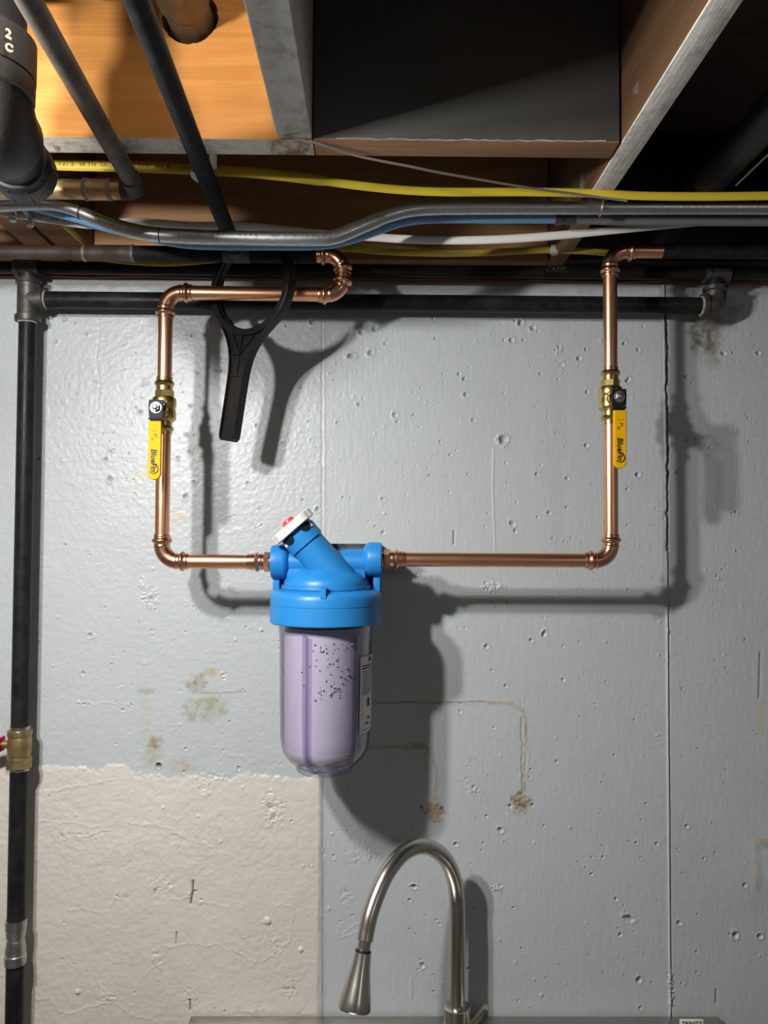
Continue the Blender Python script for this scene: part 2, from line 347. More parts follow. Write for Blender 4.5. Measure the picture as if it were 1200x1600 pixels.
def wall():
    step = 0.00145
    xs = np.concatenate([np.linspace(-2.2, -1.07, 10), np.arange(-1.05, -0.71, 0.005), np.arange(-0.705, 0.715, step), np.arange(0.72, 1.05, 0.005), np.linspace(1.07, 2.2, 10)])
    zs = np.concatenate([np.linspace(0.0, 0.745, 10), np.arange(0.757, 2.117, step), [2.118, 2.118]])
    U, Z = np.meshgrid(xs, zs)
    H = np.zeros_like(U)
    def W(px, py): q = P(px, py, WY); return q.x, q.z
    k = WY / F
    seamx = lambda z: W(503, 842)[0] + (z - 1.65) * 0.004
    s1 = W(503, 900)[0]
    left = 1 / (1 + np.exp((U - s1) / 0.0008))
    zc = W(100, 1197)[1]
    edge = zc - 0.012 * np.clip((U - W(190, 1200)[0]) / 0.03, 0, 1) + (fbm(U, Z, 22, 5) - 0.5) * 0.035 + (fbm(U, Z, 120, 15) - 0.5) * 0.02
    cream = left / (1 + np.exp((Z - edge) / 0.0015))
    # broad unevenness, orange peel, trowel skin
    H += (fbm(U, Z, 3, 11) - 0.5) * 0.004
    H += (fbm(U, Z, 170, 21, 3) - 0.5) * (0.0004 + 0.0005 * left)
    H += (fbm(U, Z, 40, 27, 3, 5.0) - 0.5) * 0.00028 * left
    H += (fbm(U, Z, 260, 28, 2, 0.15) - 0.5) * 0.00035 * (1 - left)
    H += (fbm(U, Z, 30, 41, 4) - 0.5) * 0.0022 * cream
    H += (fbm(U, Z, 120, 45, 3) - 0.5) * 0.0012 * cream * np.clip((fbm(U, Z, 9, 46, 2) - 0.45) * 6, 0, 1)
    H += 0.0016 * cream
    # blisters
    def win(cx, cz, R):
        i0, i1 = np.searchsorted(xs, [cx - R, cx + R]); j0, j1 = np.searchsorted(zs, [cz - R, cz + R]); return slice(j0, j1), slice(i0, i1)
    dark = np.zeros_like(U)
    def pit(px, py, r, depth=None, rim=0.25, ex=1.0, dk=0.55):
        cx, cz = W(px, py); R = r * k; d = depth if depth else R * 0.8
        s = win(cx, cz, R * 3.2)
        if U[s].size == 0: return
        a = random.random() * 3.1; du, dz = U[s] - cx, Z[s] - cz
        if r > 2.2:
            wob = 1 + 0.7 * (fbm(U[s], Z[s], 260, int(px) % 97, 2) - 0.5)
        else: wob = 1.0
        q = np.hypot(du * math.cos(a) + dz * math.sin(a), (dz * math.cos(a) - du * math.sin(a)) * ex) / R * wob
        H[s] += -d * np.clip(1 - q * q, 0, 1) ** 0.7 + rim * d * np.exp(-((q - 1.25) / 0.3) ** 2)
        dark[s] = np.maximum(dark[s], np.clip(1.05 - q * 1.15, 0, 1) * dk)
    def scar(px, py, rx, ry=None, amp=0.004, f=150, seed=1):      # rough torn patch
        ry = ry or rx; cx, cz = W(px, py); R = max(rx, ry) * k * 1.6; s = win(cx, cz, R)
        u, z = U[s], Z[s]
        q = np.hypot((u - cx) / (rx * k), (z - cz) / (ry * k)) + (fbm(u, z, 60, seed + int(px), 3) - 0.5) * 1.2
        m = np.clip((1 - q) * 3, 0, 1); n = fbm(u, z, f, seed + int(py), 3)
        H[s] += m * ((np.abs(n - 0.5) * -4 + 0.55) * amp * 0.62)
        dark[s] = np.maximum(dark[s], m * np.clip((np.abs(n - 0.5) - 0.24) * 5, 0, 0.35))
    def bump(px, py, r, h): 
        cx, cz = W(px, py); s = win(cx, cz, r * k * 1.2); q = np.hypot(U[s] - cx, Z[s] - cz) / (r * k); H[s] += h * np.sqrt(np.clip(1 - q * q, 0, 1))
    random.seed(3)
    for px, py, r in [(101,499,4),(118,504,3),(136,522,3),(88,534,3),(101,547,1.5),(89,549,1.5),(193,540,2),(168,566,1.5),(220,644,3.5),(129,644,1.8),(166,718,4),(172,749,5),(278,715,2.5),(290,776,5),(298,635,3),(60,717,4),(195,577,1.5),(70,617,1.5),(209,616,1.5),(212,551,1.4),(93,668,1.5),(141,710,1.5),(102,708,1.5),(134,765,1.5),(67,769,1.5),(161,678,1.5),(123,691,1.5),(197,748,1.6),(171,690,2),
        (487,503,5),(447,509,3),(564,519,5),(585,514,4),(549,556,6),(579,551,4.5),(602,537,3),(300,524,3),(338,580,3),(346,580,3),(401,665,3.5),(561,632,4),(527,660,3),(617,648,4),(484,642,1.7),(303,753,3),(387,755,3),(279,720,2),
        (676,498,2.5),(680,529,3),(769,521,2),(787,532,2.5),(799,532,4.5),(813,504,6),(833,513,4.5),(818,531,3),(915,546,3.5),(904,560,4),(829,572,2),(844,584,2.5),(872,593,2.5),(717,584,3.5),(726,592,4),(728,617,4.5),(692,584,2),(621,659,3),(739,657,3),(688,690,3),(786,687,7),(703,711,2.5),(917,612,3),(836,636,2),(855,650,2),(916,696,3.5),(839,741,3.5),(886,748,3),(792,754,2),(731,741,2),(671,742,2),(634,773,2),(598,780,3),(586,823,3),(598,832,3),(496,796,4),(858,801,3.5),(800,818,4),(805,830,3.5),(975,537,4),(997,547,3),(981,594,4.5),(996,742,4),(980,764,2.5),(1072,589,4),(1058,738,3),
        (1002,1281,2),(1073,1291,3),(983,1314,2),(994,1317,3),(1026,1318,3.2),(925,1339,2),(942,1339,2.5),(1001,1339,2),(924,1366,3),(962,1404,3.5),(974,1415,2),(966,1450,2),(969,1460,3),(1061,1442,3.5),(1149,1461,5.5),(1188,1463,4.5),(998,1530,5),(1065,1536,2),(1000,1575,3),(1164,1383,3.5),(1117,1333,2),(1100,1342,2.5),
        (647,1385,4.5),(640,1406,3),(712,1319,4),(782,1297,4),(755,1318,2),(788,1316,2),(650,1459,2),(640,1452,2),(660,1508,3.5),(677,1523,2),(678,1549,2),(732,1514,3),(740,1418,2),
        (131,1100,2.5),(141,993,4),(130,1052,3),(177,1025,1.6),(175,1037,1.6),(192,1109,3),(205,1101,2.5),(290,942,1.6),(384,980,2.5),(338,1022,1.6),(355,989,1.6),(380,1108,1.6),(290,1170,2.8),(373,1200,3),(248,1196,4.5),(62,1182,2),(275,1143,2),(337,1164,1.8),(287,1206,2.5),(830,1000,3.5),(760,1010,4),(905,1003,2),(880,1062,2.5),(790,1072,2.5),(720,1100,2),(870,1190,2.5),(930,1100,2),(960,1180,2),(740,1230,3),(760,1275,2.5),(850,1290,2.5),(1150,800,3),(1120,900,2.5),(1165,1000,2.5),(1090,1170,2),(1130,552,3.5),(1185,552,4),(1108,700,2),(1170,690,2),(850,990,5)]:
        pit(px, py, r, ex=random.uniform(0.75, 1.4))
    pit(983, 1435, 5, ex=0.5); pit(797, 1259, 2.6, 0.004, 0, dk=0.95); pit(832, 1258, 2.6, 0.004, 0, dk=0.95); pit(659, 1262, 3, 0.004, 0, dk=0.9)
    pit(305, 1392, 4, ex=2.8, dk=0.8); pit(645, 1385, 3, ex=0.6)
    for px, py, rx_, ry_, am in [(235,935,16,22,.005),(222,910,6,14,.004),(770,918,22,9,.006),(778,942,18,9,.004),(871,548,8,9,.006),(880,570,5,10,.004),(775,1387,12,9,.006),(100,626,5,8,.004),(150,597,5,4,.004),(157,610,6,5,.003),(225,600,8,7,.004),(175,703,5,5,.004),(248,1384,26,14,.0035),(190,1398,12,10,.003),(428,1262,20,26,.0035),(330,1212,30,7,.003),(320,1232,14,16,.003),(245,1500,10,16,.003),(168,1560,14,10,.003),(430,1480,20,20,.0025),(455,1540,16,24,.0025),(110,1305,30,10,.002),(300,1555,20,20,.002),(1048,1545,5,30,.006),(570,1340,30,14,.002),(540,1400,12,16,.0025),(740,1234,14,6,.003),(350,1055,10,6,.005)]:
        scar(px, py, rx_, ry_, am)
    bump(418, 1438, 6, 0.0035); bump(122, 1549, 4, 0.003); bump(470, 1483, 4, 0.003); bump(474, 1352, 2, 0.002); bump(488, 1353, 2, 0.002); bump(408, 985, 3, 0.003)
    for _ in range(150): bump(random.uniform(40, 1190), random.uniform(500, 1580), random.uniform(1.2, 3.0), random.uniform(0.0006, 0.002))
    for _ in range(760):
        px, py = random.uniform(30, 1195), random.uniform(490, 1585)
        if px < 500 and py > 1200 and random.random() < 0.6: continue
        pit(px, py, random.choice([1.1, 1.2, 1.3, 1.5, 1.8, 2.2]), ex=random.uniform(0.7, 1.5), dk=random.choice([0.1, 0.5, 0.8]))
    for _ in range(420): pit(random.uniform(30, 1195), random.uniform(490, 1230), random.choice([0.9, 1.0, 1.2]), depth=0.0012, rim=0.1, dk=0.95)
    def line(pts, width, hgt, wob=0.0, seed=1, col=None):
        m = np.zeros_like(U)
        q = [W(*p) for p in pts]
        wv = (fbm(U, Z, 70, seed, 3) - 0.5) * wob
        for (ax, az), (bx, bz) in zip(q, q[1:]):
            pad = width * 5 + wob
            i0, i1 = np.searchsorted(xs, [min(ax, bx) - pad, max(ax, bx) + pad]); j0, j1 = np.searchsorted(zs, [min(az, bz) - pad, max(az, bz) + pad])
            s = (slice(j0, j1), slice(i0, i1)); du, dz = U[s] - ax + wv[s], Z[s] - az + wv[s]
            ex, ez = bx - ax, bz - az; l2 = ex * ex + ez * ez + 1e-12; t = np.clip((du * ex + dz * ez) / l2, 0, 1)
            d = np.hypot(du - t * ex, dz - t * ez); m[s] = np.maximum(m[s], np.exp(-(d / width) ** 2))
        H[:] += m * hgt
        return m
    # form seams
    m1 = line([(503, 445), (503, 1600)], 0.0011, -0.0012, 0.002, 51); line([(507, 445), (507, 1600)], 0.0012, 0.0010, 0.002, 52)
    line([(1037, 445), (1040, 700), (1043, 1100), (1047, 1600)], 0.0014, 0.0028, 0.0012, 53)
    m2 = line([(1040, 445), (1043, 620), (1043, 700), (1046, 1100), (1049, 1600)], 0.0012, -0.0012, 0.002, 54)
    line([(771, 700), (770, 760), (774, 880)], 0.0012, 0.0012, 0.001, 55); line([(709, 830), (709, 850)], 0.0011, -0.002, 0, 56)
    m3 = line([(153, 490), (155, 530), (150, 560), (157, 600), (152, 640)], 0.0009, -0.0012, 0.004, 57)
    m4 = line([(1188, 1020), (1186, 1090)], 0.0012, -0.002, 0.001, 58); m5 = line([(1119, 1546), (1119, 1567)], 0.001, -0.003, 0.001, 59)
    for pts in [[(80,1236),(136,1226),(180,1218)],[(56,1282),(104,1285),(160,1296)],[(192,1284),(232,1286),(264,1296),(320,1318),(344,1330)],[(120,1310),(172,1296)],[(104,1420),(172,1424),(188,1388)],[(264,1408),(296,1402),(328,1408),(356,1420)],[(252,1478),(288,1474),(344,1478),(400,1504)],[(52,1562),(76,1564),(100,1584),(172,1564),(200,1582),(248,1596)],[(148,1520),(176,1560)],[(436,1412),(458,1420),(456,1468),(412,1500)],[(440,1244),(436,1280),(416,1292)],[(380,1580),(412,1576)],[(240,1484),(244,1508),(224,1524)],[(535,1460),(560,1440),(575,1440)],[(340,1190),(350,1178),(370,1182),(395,1195)],[(530,1450),(528,1466),(560,1456)],[(640,1530),(648,1575)],[(570,1290),(572,1325)],[(140,1340),(160,1346)],[(210,1100),(180,1098),(120,1099)],[(818,1090),(826,1180),(820,1230)]]:
        line(pts, 0.0012, 0.0008, 0.014, 61)
    sl = np.maximum.reduce([line([(302, 1376), (301, 1395), (298, 1412)], 0.0016, -0.004, 0.001, 62), line([(297, 1562), (297, 1578)], 0.0013, -0.004, 0, 62), line([(276, 1456), (275, 1474)], 0.0008, -0.003, 0, 62), line([(709, 830), (709, 850)], 0.0008, -0.002, 0, 62)])
    sj = line([(505, 1208), (505, 1600)], 0.0009, -0.003, 0.0015, 63)  # groove by the cream edge; its shadow line goes into the colour too
    m2b = line([(1041, 490), (1043, 560), (1041, 610), (1044, 650), (1042, 860)], 0.0021, -0.005, 0.007, 64)
    # ghost lines of removed tubing, peeled screw plates
    g1 = line([(585, 1098), (700, 1098), (760, 1096), (798, 1098), (814, 1110), (820, 1130), (817, 1190), (816, 1235)], 0.0034, 0.0010, 0.004, 71)
    g2 = line([(575, 1169), (640, 1167), (668, 1170), (679, 1195), (681, 1215), (677, 1250)], 0.0034, 0.0008, 0.004, 72)
    g1c = line([(585, 1098), (760, 1097)], 0.001, -0.0016, 0.004, 73); g1d = line([(816, 1120), (816, 1240)], 0.0013, -0.002, 0.006, 74)
    def blob(px, py, rx, ry, seed, hard=6, f=70):
        cx, cz = W(px, py)
        q = np.hypot((U - cx) / (rx * k), (Z - cz) / (ry * k)) + (fbm(U, Z, f, seed, 4) - 0.5) * 1.5
        return np.clip((1 - q) * hard * 0.4, 0, 1)
    b1 = blob(814, 1255, 17, 17, 81, 8, 200); b2 = blob(679, 1268, 17, 17, 82, 8, 200)
    H += (fbm(U, Z, 300, 83, 2) - 0.5) * 0.003 * (b1 + b2)
    # colours (paint, bare spots, rust, dirt, dark pits, shadow line at the seam)
    blue = np.array([0.445, 0.487, 0.505]); crm = np.array([0.60, 0.572, 0.52])
    tone = 1 + (fbm(U, Z, 5, 91) - 0.5) * 0.10 + (fbm(U, Z, 90, 95, 3) - 0.5) * 0.05
    col = (blue[None, None] * (1 - cream[..., None]) + crm[None, None] * cream[..., None]) * tone[..., None]
    grey = np.array([0.44, 0.452, 0.465]); rgt = np.clip((U - W(1045, 900)[0]) / 0.002, 0, 1)
    col = col * (1 - 0.5 * rgt[..., None]) + grey * tone[..., None] * 0.5 * rgt[..., None]
    def tint(m, c, a=1.0):
        nonlocal col
        m = np.clip(m * a, 0, 1)[..., None]; col = col * (1 - m) + np.array(c) * m
    n1 = 0.35 + 0.65 * np.clip((fbm(U, Z, 130, 101, 3) - 0.34) * 3.5, 0, 1)
    tan, rust, olive, brown = (0.40, 0.31, 0.20), (0.25, 0.15, 0.055), (0.34, 0.33, 0.19), (0.13, 0.085, 0.045)
    tint(g1 * n1, tan, 0.9); tint(g2 * n1, tan, 0.8); tint(np.maximum(b1, b2) * (0.5 + n1), (0.36, 0.28, 0.18), 0.9); tint(b1 * n1 * (fbm(U, Z, 220, 103, 2) > 0.52), brown, 0.8)
    tint(blob(640, 1168, 26, 7, 104) * n1, (0.30, 0.27, 0.10), 0.7)
    tint(np.maximum(g1c, g1d), (0.16, 0.14, 0.11), 0.45)
    tint(blob(308, 1066, 19, 17, 105, 3.5) * n1, rust, 0.9); tint(blob(330, 1052, 22, 9, 106, 3) * n1, (0.40, 0.31, 0.17), 0.8)
    tint(blob(325, 1108, 38, 27, 107, 4) * n1, (0.29, 0.275, 0.14), 0.75); tint(line([(315, 1083), (345, 1083), (380, 1080)], 0.0014, 0, 0.003, 75), (0.22, 0.17, 0.1), 0.6)
    tint(blob(243, 1163, 15, 13, 108, 3.5) * n1, (0.25, 0.155, 0.07), 0.85); tint(blob(240, 1182, 27, 18, 109, 3) * n1, olive, 0.6); tint(blob(248, 1196, 5, 6, 110), brown, 0.85)
    tint(blob(288, 1197, 25, 16, 111, 3) * n1, (0.42, 0.33, 0.19), 0.7); tint(blob(228, 1080, 14, 5, 112) * n1, rust, 0.4); tint(blob(228, 1130, 14, 60, 113), (0.42, 0.45, 0.36), 0.35)
    tint(blob(276, 808, 15, 12, 114), (0.50, 0.40, 0.20), 0.5); tint(blob(220, 745, 14, 18, 115), (0.52, 0.47, 0.28), 0.4)
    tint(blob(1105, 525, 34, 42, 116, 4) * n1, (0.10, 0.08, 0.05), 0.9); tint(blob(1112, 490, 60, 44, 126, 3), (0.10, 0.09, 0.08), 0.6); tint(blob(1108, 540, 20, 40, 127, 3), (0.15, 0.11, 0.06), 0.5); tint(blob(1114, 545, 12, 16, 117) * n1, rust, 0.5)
    tint(blob(1189, 1122, 5, 26, 118), (0.50, 0.42, 0.30), 0.7)
    tint(blob(690, 1262, 3, 3, 119), (0.05, 0.09, 0.3), 0.8)
    tint(np.maximum(np.maximum(sl, m2b), sj * 0.7), (0.05, 0.05, 0.05), 0.9); tint(np.clip(m2, 0, 1), (0.20, 0.20, 0.20), 0.35); tint(m1, (0.25, 0.25, 0.25), 0.35); tint(np.maximum(m4, m5), (0.10, 0.10, 0.10), 0.8)
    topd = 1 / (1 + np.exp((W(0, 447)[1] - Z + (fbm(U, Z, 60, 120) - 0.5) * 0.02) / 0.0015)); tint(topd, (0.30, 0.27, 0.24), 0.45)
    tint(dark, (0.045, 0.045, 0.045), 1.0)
    Y = WY - H
    Y[-1, :] = WY + 0.2
    nz, nx = U.shape
    vs = np.stack([U, Y, Z], -1).reshape(-1, 3).astype(np.float32)
    idx = np.arange(nz * nx).reshape(nz, nx)
    q = np.stack([idx[:-1, :-1], idx[:-1, 1:], idx[1:, 1:], idx[1:, :-1]], -1).reshape(-1, 4).astype(np.int32)
    me = bpy.data.meshes.new('wall_back')
    me.vertices.add(len(vs)); me.vertices.foreach_set('co', vs.ravel())
    me.loops.add(q.size); me.loops.foreach_set('vertex_index', q.ravel())
    me.polygons.add(len(q)); me.polygons.foreach_set('loop_start', np.arange(0, q.size, 4, dtype=np.int32))
    me.polygons.foreach_set('use_smooth', np.ones(len(q), dtype=bool))
    me.update(calc_edges=True)
    at = me.color_attributes.new('paint', 'FLOAT_COLOR', 'POINT')
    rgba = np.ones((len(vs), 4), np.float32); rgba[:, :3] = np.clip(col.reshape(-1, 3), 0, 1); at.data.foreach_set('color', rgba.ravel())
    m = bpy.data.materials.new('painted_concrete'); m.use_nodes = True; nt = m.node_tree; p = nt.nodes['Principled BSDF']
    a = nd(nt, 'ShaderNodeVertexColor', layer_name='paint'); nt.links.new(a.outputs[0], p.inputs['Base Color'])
    p.inputs['Roughness'].default_value = 0.40; p.inputs['Specular IOR Level'].default_value = 0.5
    g = nd(nt, 'ShaderNodeNewGeometry'); n = nd(nt, 'ShaderNodeTexNoise', Scale=420, Detail=3); nt.links.new(g.outputs['Position'], n.inputs['Vector'])
    b = nd(nt, 'ShaderNodeBump', Strength=0.6, Distance=0.0004); nt.links.new(n.outputs[0], b.inputs['Height']); nt.links.new(b.outputs[0], p.inputs['Normal'])
    me.materials.append(m)
    o = bpy.data.objects.new('wall_back', me); C.objects.link(o); o['kind'] = 'structure'
    return o
wall()
def structure(name, mb, m): return build(name, mb, m, origin=(0, 0, 0), kind='structure')
structure('floor', MB().box((-2.2, -2.6, -0.1), (2.2, WY + 0.2, 0)), M['concrete_floor'])
structure('ceiling', MB().box((-2.2, -2.6, BZ + 0.237), (2.2, WY + 0.3, BZ + 0.26)), M['subfloor'])

structure('wall_front', MB().box((-2.2, -2.7, 0), (2.2, -2.6, BZ + 0.26)), M['room_wall'])
structure('wall_left', MB().box((-2.3, -2.7, 0), (-2.2, WY + 0.2, BZ + 0.26)), M['room_wall'])
structure('wall_right', MB().box((2.2, -2.7, 0), (2.3, WY + 0.2, BZ + 0.26)), M['room_wall'])
# ------------------------------------------------------------------ framing
def joist(x0, x1, y0, y1, mats, label, top=BZ + 0.236):
    mb = MB().box((x0, y0, BZ), (x1, y1, top), 0.002)
    mb.m = []
    for f in mb.f:
        c = sum((Vector(mb.v[i]) for i in f), Vector()) / len(f); mb.m.append(0 if c.z < BZ + 0.003 else 1)
    return build('ceiling_joist', mb, mats, label=label, cat='joist')
HX0 = PZ(427, 165, BZ).x; 
cx0, cx1 = PZ(427, 190, BZ).x, PZ(487, 215, BZ).x
rx0, rx1 = PZ(935, 283, BZ).x, PZ(970, 283, BZ).x
HY = PZ(600, 219, BZ).y; HY2 = HY + 0.040
lx0, lx1 = PZ(72, 411, BZ).x, PZ(155, 411, BZ).x
joist(cx0, cx1, -2.4, HY - 0.001, [M['joist_grey'], M['joist_grey']], 'short grey painted joist butting against the header board')
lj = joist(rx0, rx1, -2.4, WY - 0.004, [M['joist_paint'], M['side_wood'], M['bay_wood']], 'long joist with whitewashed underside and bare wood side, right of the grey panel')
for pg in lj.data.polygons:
    if pg.normal.x > 0.9: pg.material_index = 2  # side towards the right bay takes the shade-darkened colour
lm = (lx0 + lx1) / 2
joist(lx0, lm - 0.004, -2.4, WY - 0.004, [M['brown_wood'], M['side_wood']], 'outer brown joist of the doubled pair above the black tee')
joist(lm + 0.004, lx1, -2.4, WY - 0.004, [M['brown_wood'], M['side_wood']], 'inner brown joist of the doubled pair, a yellow cable along it')
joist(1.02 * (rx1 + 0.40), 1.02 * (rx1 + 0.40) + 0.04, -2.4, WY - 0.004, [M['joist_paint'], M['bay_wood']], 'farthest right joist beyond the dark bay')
# header boards (blocking)
hc = P(296, 25, HY); hr = 45 * HY / F
ang = [2 * math.pi * i / 48 for i in range(48)]
hole = [(hc.x + (hr + random.uniform(-.001, .0012)) * math.cos(a), hc.z + (hr + random.uniform(-.001, .0012)) * math.sin(a)) for a in ang]
out = [(lx1 + 0.001, BZ), (cx1, BZ), (cx1, BZ + 0.235), (lx1 + 0.001, BZ + 0.235)]
mb = MB().curve2d([out, hole], 0.019, (0, (HY + HY2) / 2, 0), (1, 0, 0), (0, 0, 1))
mb.m = [1 if all(Vector(mb.v[i]).z < BZ + 0.001 for i in f) else 0 for f in mb.f]
build('header_board', mb, [M['orange_wood'], M['edge_paint_x']], label='bright orange wooden header board with a pipe hole cut through it', cat='board')
mb = MB().box((cx1 + 0.0015, HY, BZ), (rx0 - 0.003, HY2, BZ + 0.235), 0.0015)
mb.m = [1 if sum(Vector(mb.v[i]).z for i in f) / len(f) < BZ + 0.001 else 0 for f in mb.f]
hb = build('header_board', mb, [M['panel_grey'], M['brown_wood']], label='dark grey painted header board between the two painted joists', cat='board')
# paint lip along its lower edge
mb = MB(); random.seed(5)
pts = [Vector((cx1 + 0.03 + i * (rx0 - cx1 - 0.05) / 40, HY - 0.0008, BZ + 0.0005 + random.uniform(-.0006, .0012))) for i in range(41)]
mb.sweep(pts, [0.0004 + 0.0006 * random.random() for _ in pts], 6)
build('paint_lip', mb, M['lip'], hb, label='chipped white paint edge')
# rim joist and sill plate
build('rim_board', MB().box((lx1 + 0.001, WY - 0.045, BZ + 0.0005), (rx0 - 0.001, WY - 0.005, BZ + 0.235), 0.0015), M['rim_wood'], label='dark brown rim board behind the cables and conduit', cat='board')
build('rim_board', MB().box((rx1 + 0.001, WY - 0.045, BZ + 0.002), (1.02 * (rx1 + 0.40) - 0.001, WY - 0.005, BZ + 0.235), 0.0015), M['bay_wood'], label='rim board with shade put into its colour, in the dark bay right of the long joist', cat='board')
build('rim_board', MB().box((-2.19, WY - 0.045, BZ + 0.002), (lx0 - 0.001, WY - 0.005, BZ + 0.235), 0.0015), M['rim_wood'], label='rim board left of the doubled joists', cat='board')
build('rim_board', MB().box((1.02 * (rx1 + 0.40) + 0.041, WY - 0.045, BZ + 0.002), (2.19, WY - 0.005, BZ + 0.235), 0.0015), M['bay_wood'], label='outermost rim board, shade put into its colour, past the farthest right joist', cat='board')
mb = MB(); random.seed(9)
n = 60; vs = []
for i in range(n + 1):
    x = -2.19 + 4.38 * i / n; zb = 2.1185 - random.random() * 0.004
    vs += [(x, WY - 0.012, zb), (x, WY - 0.012, BZ - 0.001), (x, WY + 0.12, BZ - 0.001), (x, WY + 0.12, 2.1185)]
fs = [(i * 4 + a, i * 4 + (a + 1) % 4, i * 4 + 4 + (a + 1) % 4, i * 4 + 4 + a) for i in range(n) for a in range(4)] + [(0, 1, 2, 3), (n * 4 + 3, n * 4 + 2, n * 4 + 1, n * 4)]
build('sill_plate', mb.add(vs, fs), M['sill'], label='red-brown wooden sill plate along the top of the concrete wall', cat='board')

# ------------------------------------------------------------------ copper filter loop
RP = 0.0114
def press_elbow(corner, da, db, LA=0.043, LB=None, rb=0.027):
    LB = LB or LA
    corner = Vector(corner); da, db = Vector(da).normalized(), Vector(db).normalized()
    pts = resample(fillet([corner + da * LA, corner, corner + db * LB], rb, 14), 0.0009)
    s = [0]
    for a, b in zip(pts, pts[1:]): s.append(s[-1] + (b - a).length)
    def R(t):
        if t < 0.0012: return 0.0126
        if t < 0.006: return 0.0132
        if t < 0.0135: return 0.0132 + 0.0030 * math.sin((t - 0.006) / 0.0075 * math.pi) ** 0.8
        if t < 0.0175: return 0.0125
        if t < 0.020: return 0.0132
        return 0.0127
    return MB().sweep(pts, [R(min(t, s[-1] - t)) for t in s], 24)
def tube(a, b, r, seg=24): return MB().sweep([a, b], r, seg)
def copper_line(name, loc, label): return thing(name, loc, label, 'pipe')
A = P(253, 457, PY); B = P(536, 460, PY); D = P(534, 399, PY); E = P(252.5, 877, PY); FL = P(424, 877, PY); FR = P(597, 876, PY); G = P(954, 876, PY); K = P(958, 392, PY)
A = V(E.x, PY, A.z); B = V(B.x, PY, A.z - 0.001); D = V(B.x, PY, D.z); FL.z = E.z; K = V(G.x + 0.001, PY, K.z); G = V(K.x, PY, G.z); FR.z = G.z
lineL = copper_line('copper_water_line', E, 'copper water line looping from the ceiling down to the blue filter inlet beside the wrench')
X, Zv = V(1, 0, 0), V(0, 0, 1)
vzL0, vzL1 = P(252, 600, PY).z, P(252, 676, PY).z
vzR0, vzR1 = P(955, 584, PY).z, P(955, 660, PY).z
build('elbow', press_elbow(A, X, -Zv), M['copper_fit'], lineL)
build('elbow', press_elbow(E, X, Zv), M['copper_fit'], lineL)
hm = (D.z - B.z) / 2 - 0.0004
build('elbow', press_elbow(B, -X, Zv, 0.040, hm), M['copper_fit'], lineL)
build('elbow', press_elbow(D, -X, -Zv, 0.043, hm), M['copper_fit'], lineL)
build('pipe', tube(A + X * 0.03, B - X * 0.03, RP), M['copper'], lineL)
build('pipe', tube(A - Zv * 0.03, V(A.x, PY, vzL0), RP), M['copper'], lineL)
build('pipe', tube(V(E.x, PY, vzL1), E + Zv * 0.03, RP), M['copper'], lineL)
def adapter(base, d):           # press adapter with a hex nut, screwed into the filter port; d points away from the filter
    mb = MB().lathe(base, d, [(-0.012, .0105), (0.001, .0105), (0.001, .0125), (0.0135, .0125), (0.0135, 0.0128), (0.016, .0132), (0.019, .0132), (0.0205, 0.0152), (0.0225, 0.0162), (0.0245, 0.0152), (0.0262, .0132), (0.032, .0132), (0.0325, .0126), (0.038, .0126), (0.0385, RP)], 28)
    return mb.lathe(base + Vector(d) * 0.002, d, [(0, .0135), (0.0012, .0160), (0.009, .0160), (0.0102, .0138)], 6)
build('adapter', adapter(FL, -X), M['copper_fit'], lineL)
build('pipe', tube(E + X * 0.03, FL - X * 0.030, RP), M['copper'], lineL)
lineR = copper_line('copper_water_line', G, 'copper water line rising from the blue filter outlet to the dark pipe at far right')
build('adapter', adapter(FR, X), M['copper_fit'], lineR)
build('pipe', tube(FR + X * 0.03, G - X * 0.03, RP), M['copper'], lineR)
build('elbow', press_elbow(G, -X, Zv), M['copper_fit'], lineR)
build('elbow', press_elbow(K, X, -Zv), M['copper_fit'], lineR)
build('pipe', tube(G + Zv * 0.03, V(G.x, PY, vzR1), RP), M['copper'], lineR)
build('pipe', tube(V(G.x, PY, vzR0), K - Zv * 0.03, RP), M['copper'], lineR)
build('pipe', tube(K + X * 0.03, K + X * 0.085, RP), M['copper'], lineR, label='short copper stub fading into the dark pipe')
# dark old pipes the loop is tied into
odL = thing('dark_copper_pipe', V(-0.5, PY, D.z), 'dark tarnished copper pipe level under the joists, joining the copper loop above the wrench', 'pipe')
p0 = P(160, 391, PY).x; p1 = P(208, 391, PY).x
xL = -2.1
build('pipe', tube(V(xL, PY, D.z), V(p0, PY, D.z), 0.0112), M['old_copper'], odL)
build('coupling', MB().lathe(V(p0 - 0.03, PY, D.z), X, [(0, .0113), (0.0005, .0128), (p1 - p0 + 0.03, .0132), (p1 - p0 + 0.0305, .0113)], 24), M['old_copper'], odL)
for px in (p0 - 0.028, p1): build('solder_ring', MB().lathe(V(px - 0.004, PY, D.z), X, [(0, .0115), (0.003, .0142), (0.006, .0138), (0.008, .0115)], 20), M['solder'], odL)
build('pipe', tube(V(p1, PY, D.z), D - X * 0.035, 0.0124), M['foam'], odL)
odR = thing('dark_copper_pipe', V(0.6, PY, K.z), 'dark pipe running off level from the upper right copper elbow', 'pipe')
build('pipe', tube(K + X * 0.08, V(2.1, PY, K.z), 0.0113), M['foam'], odR)

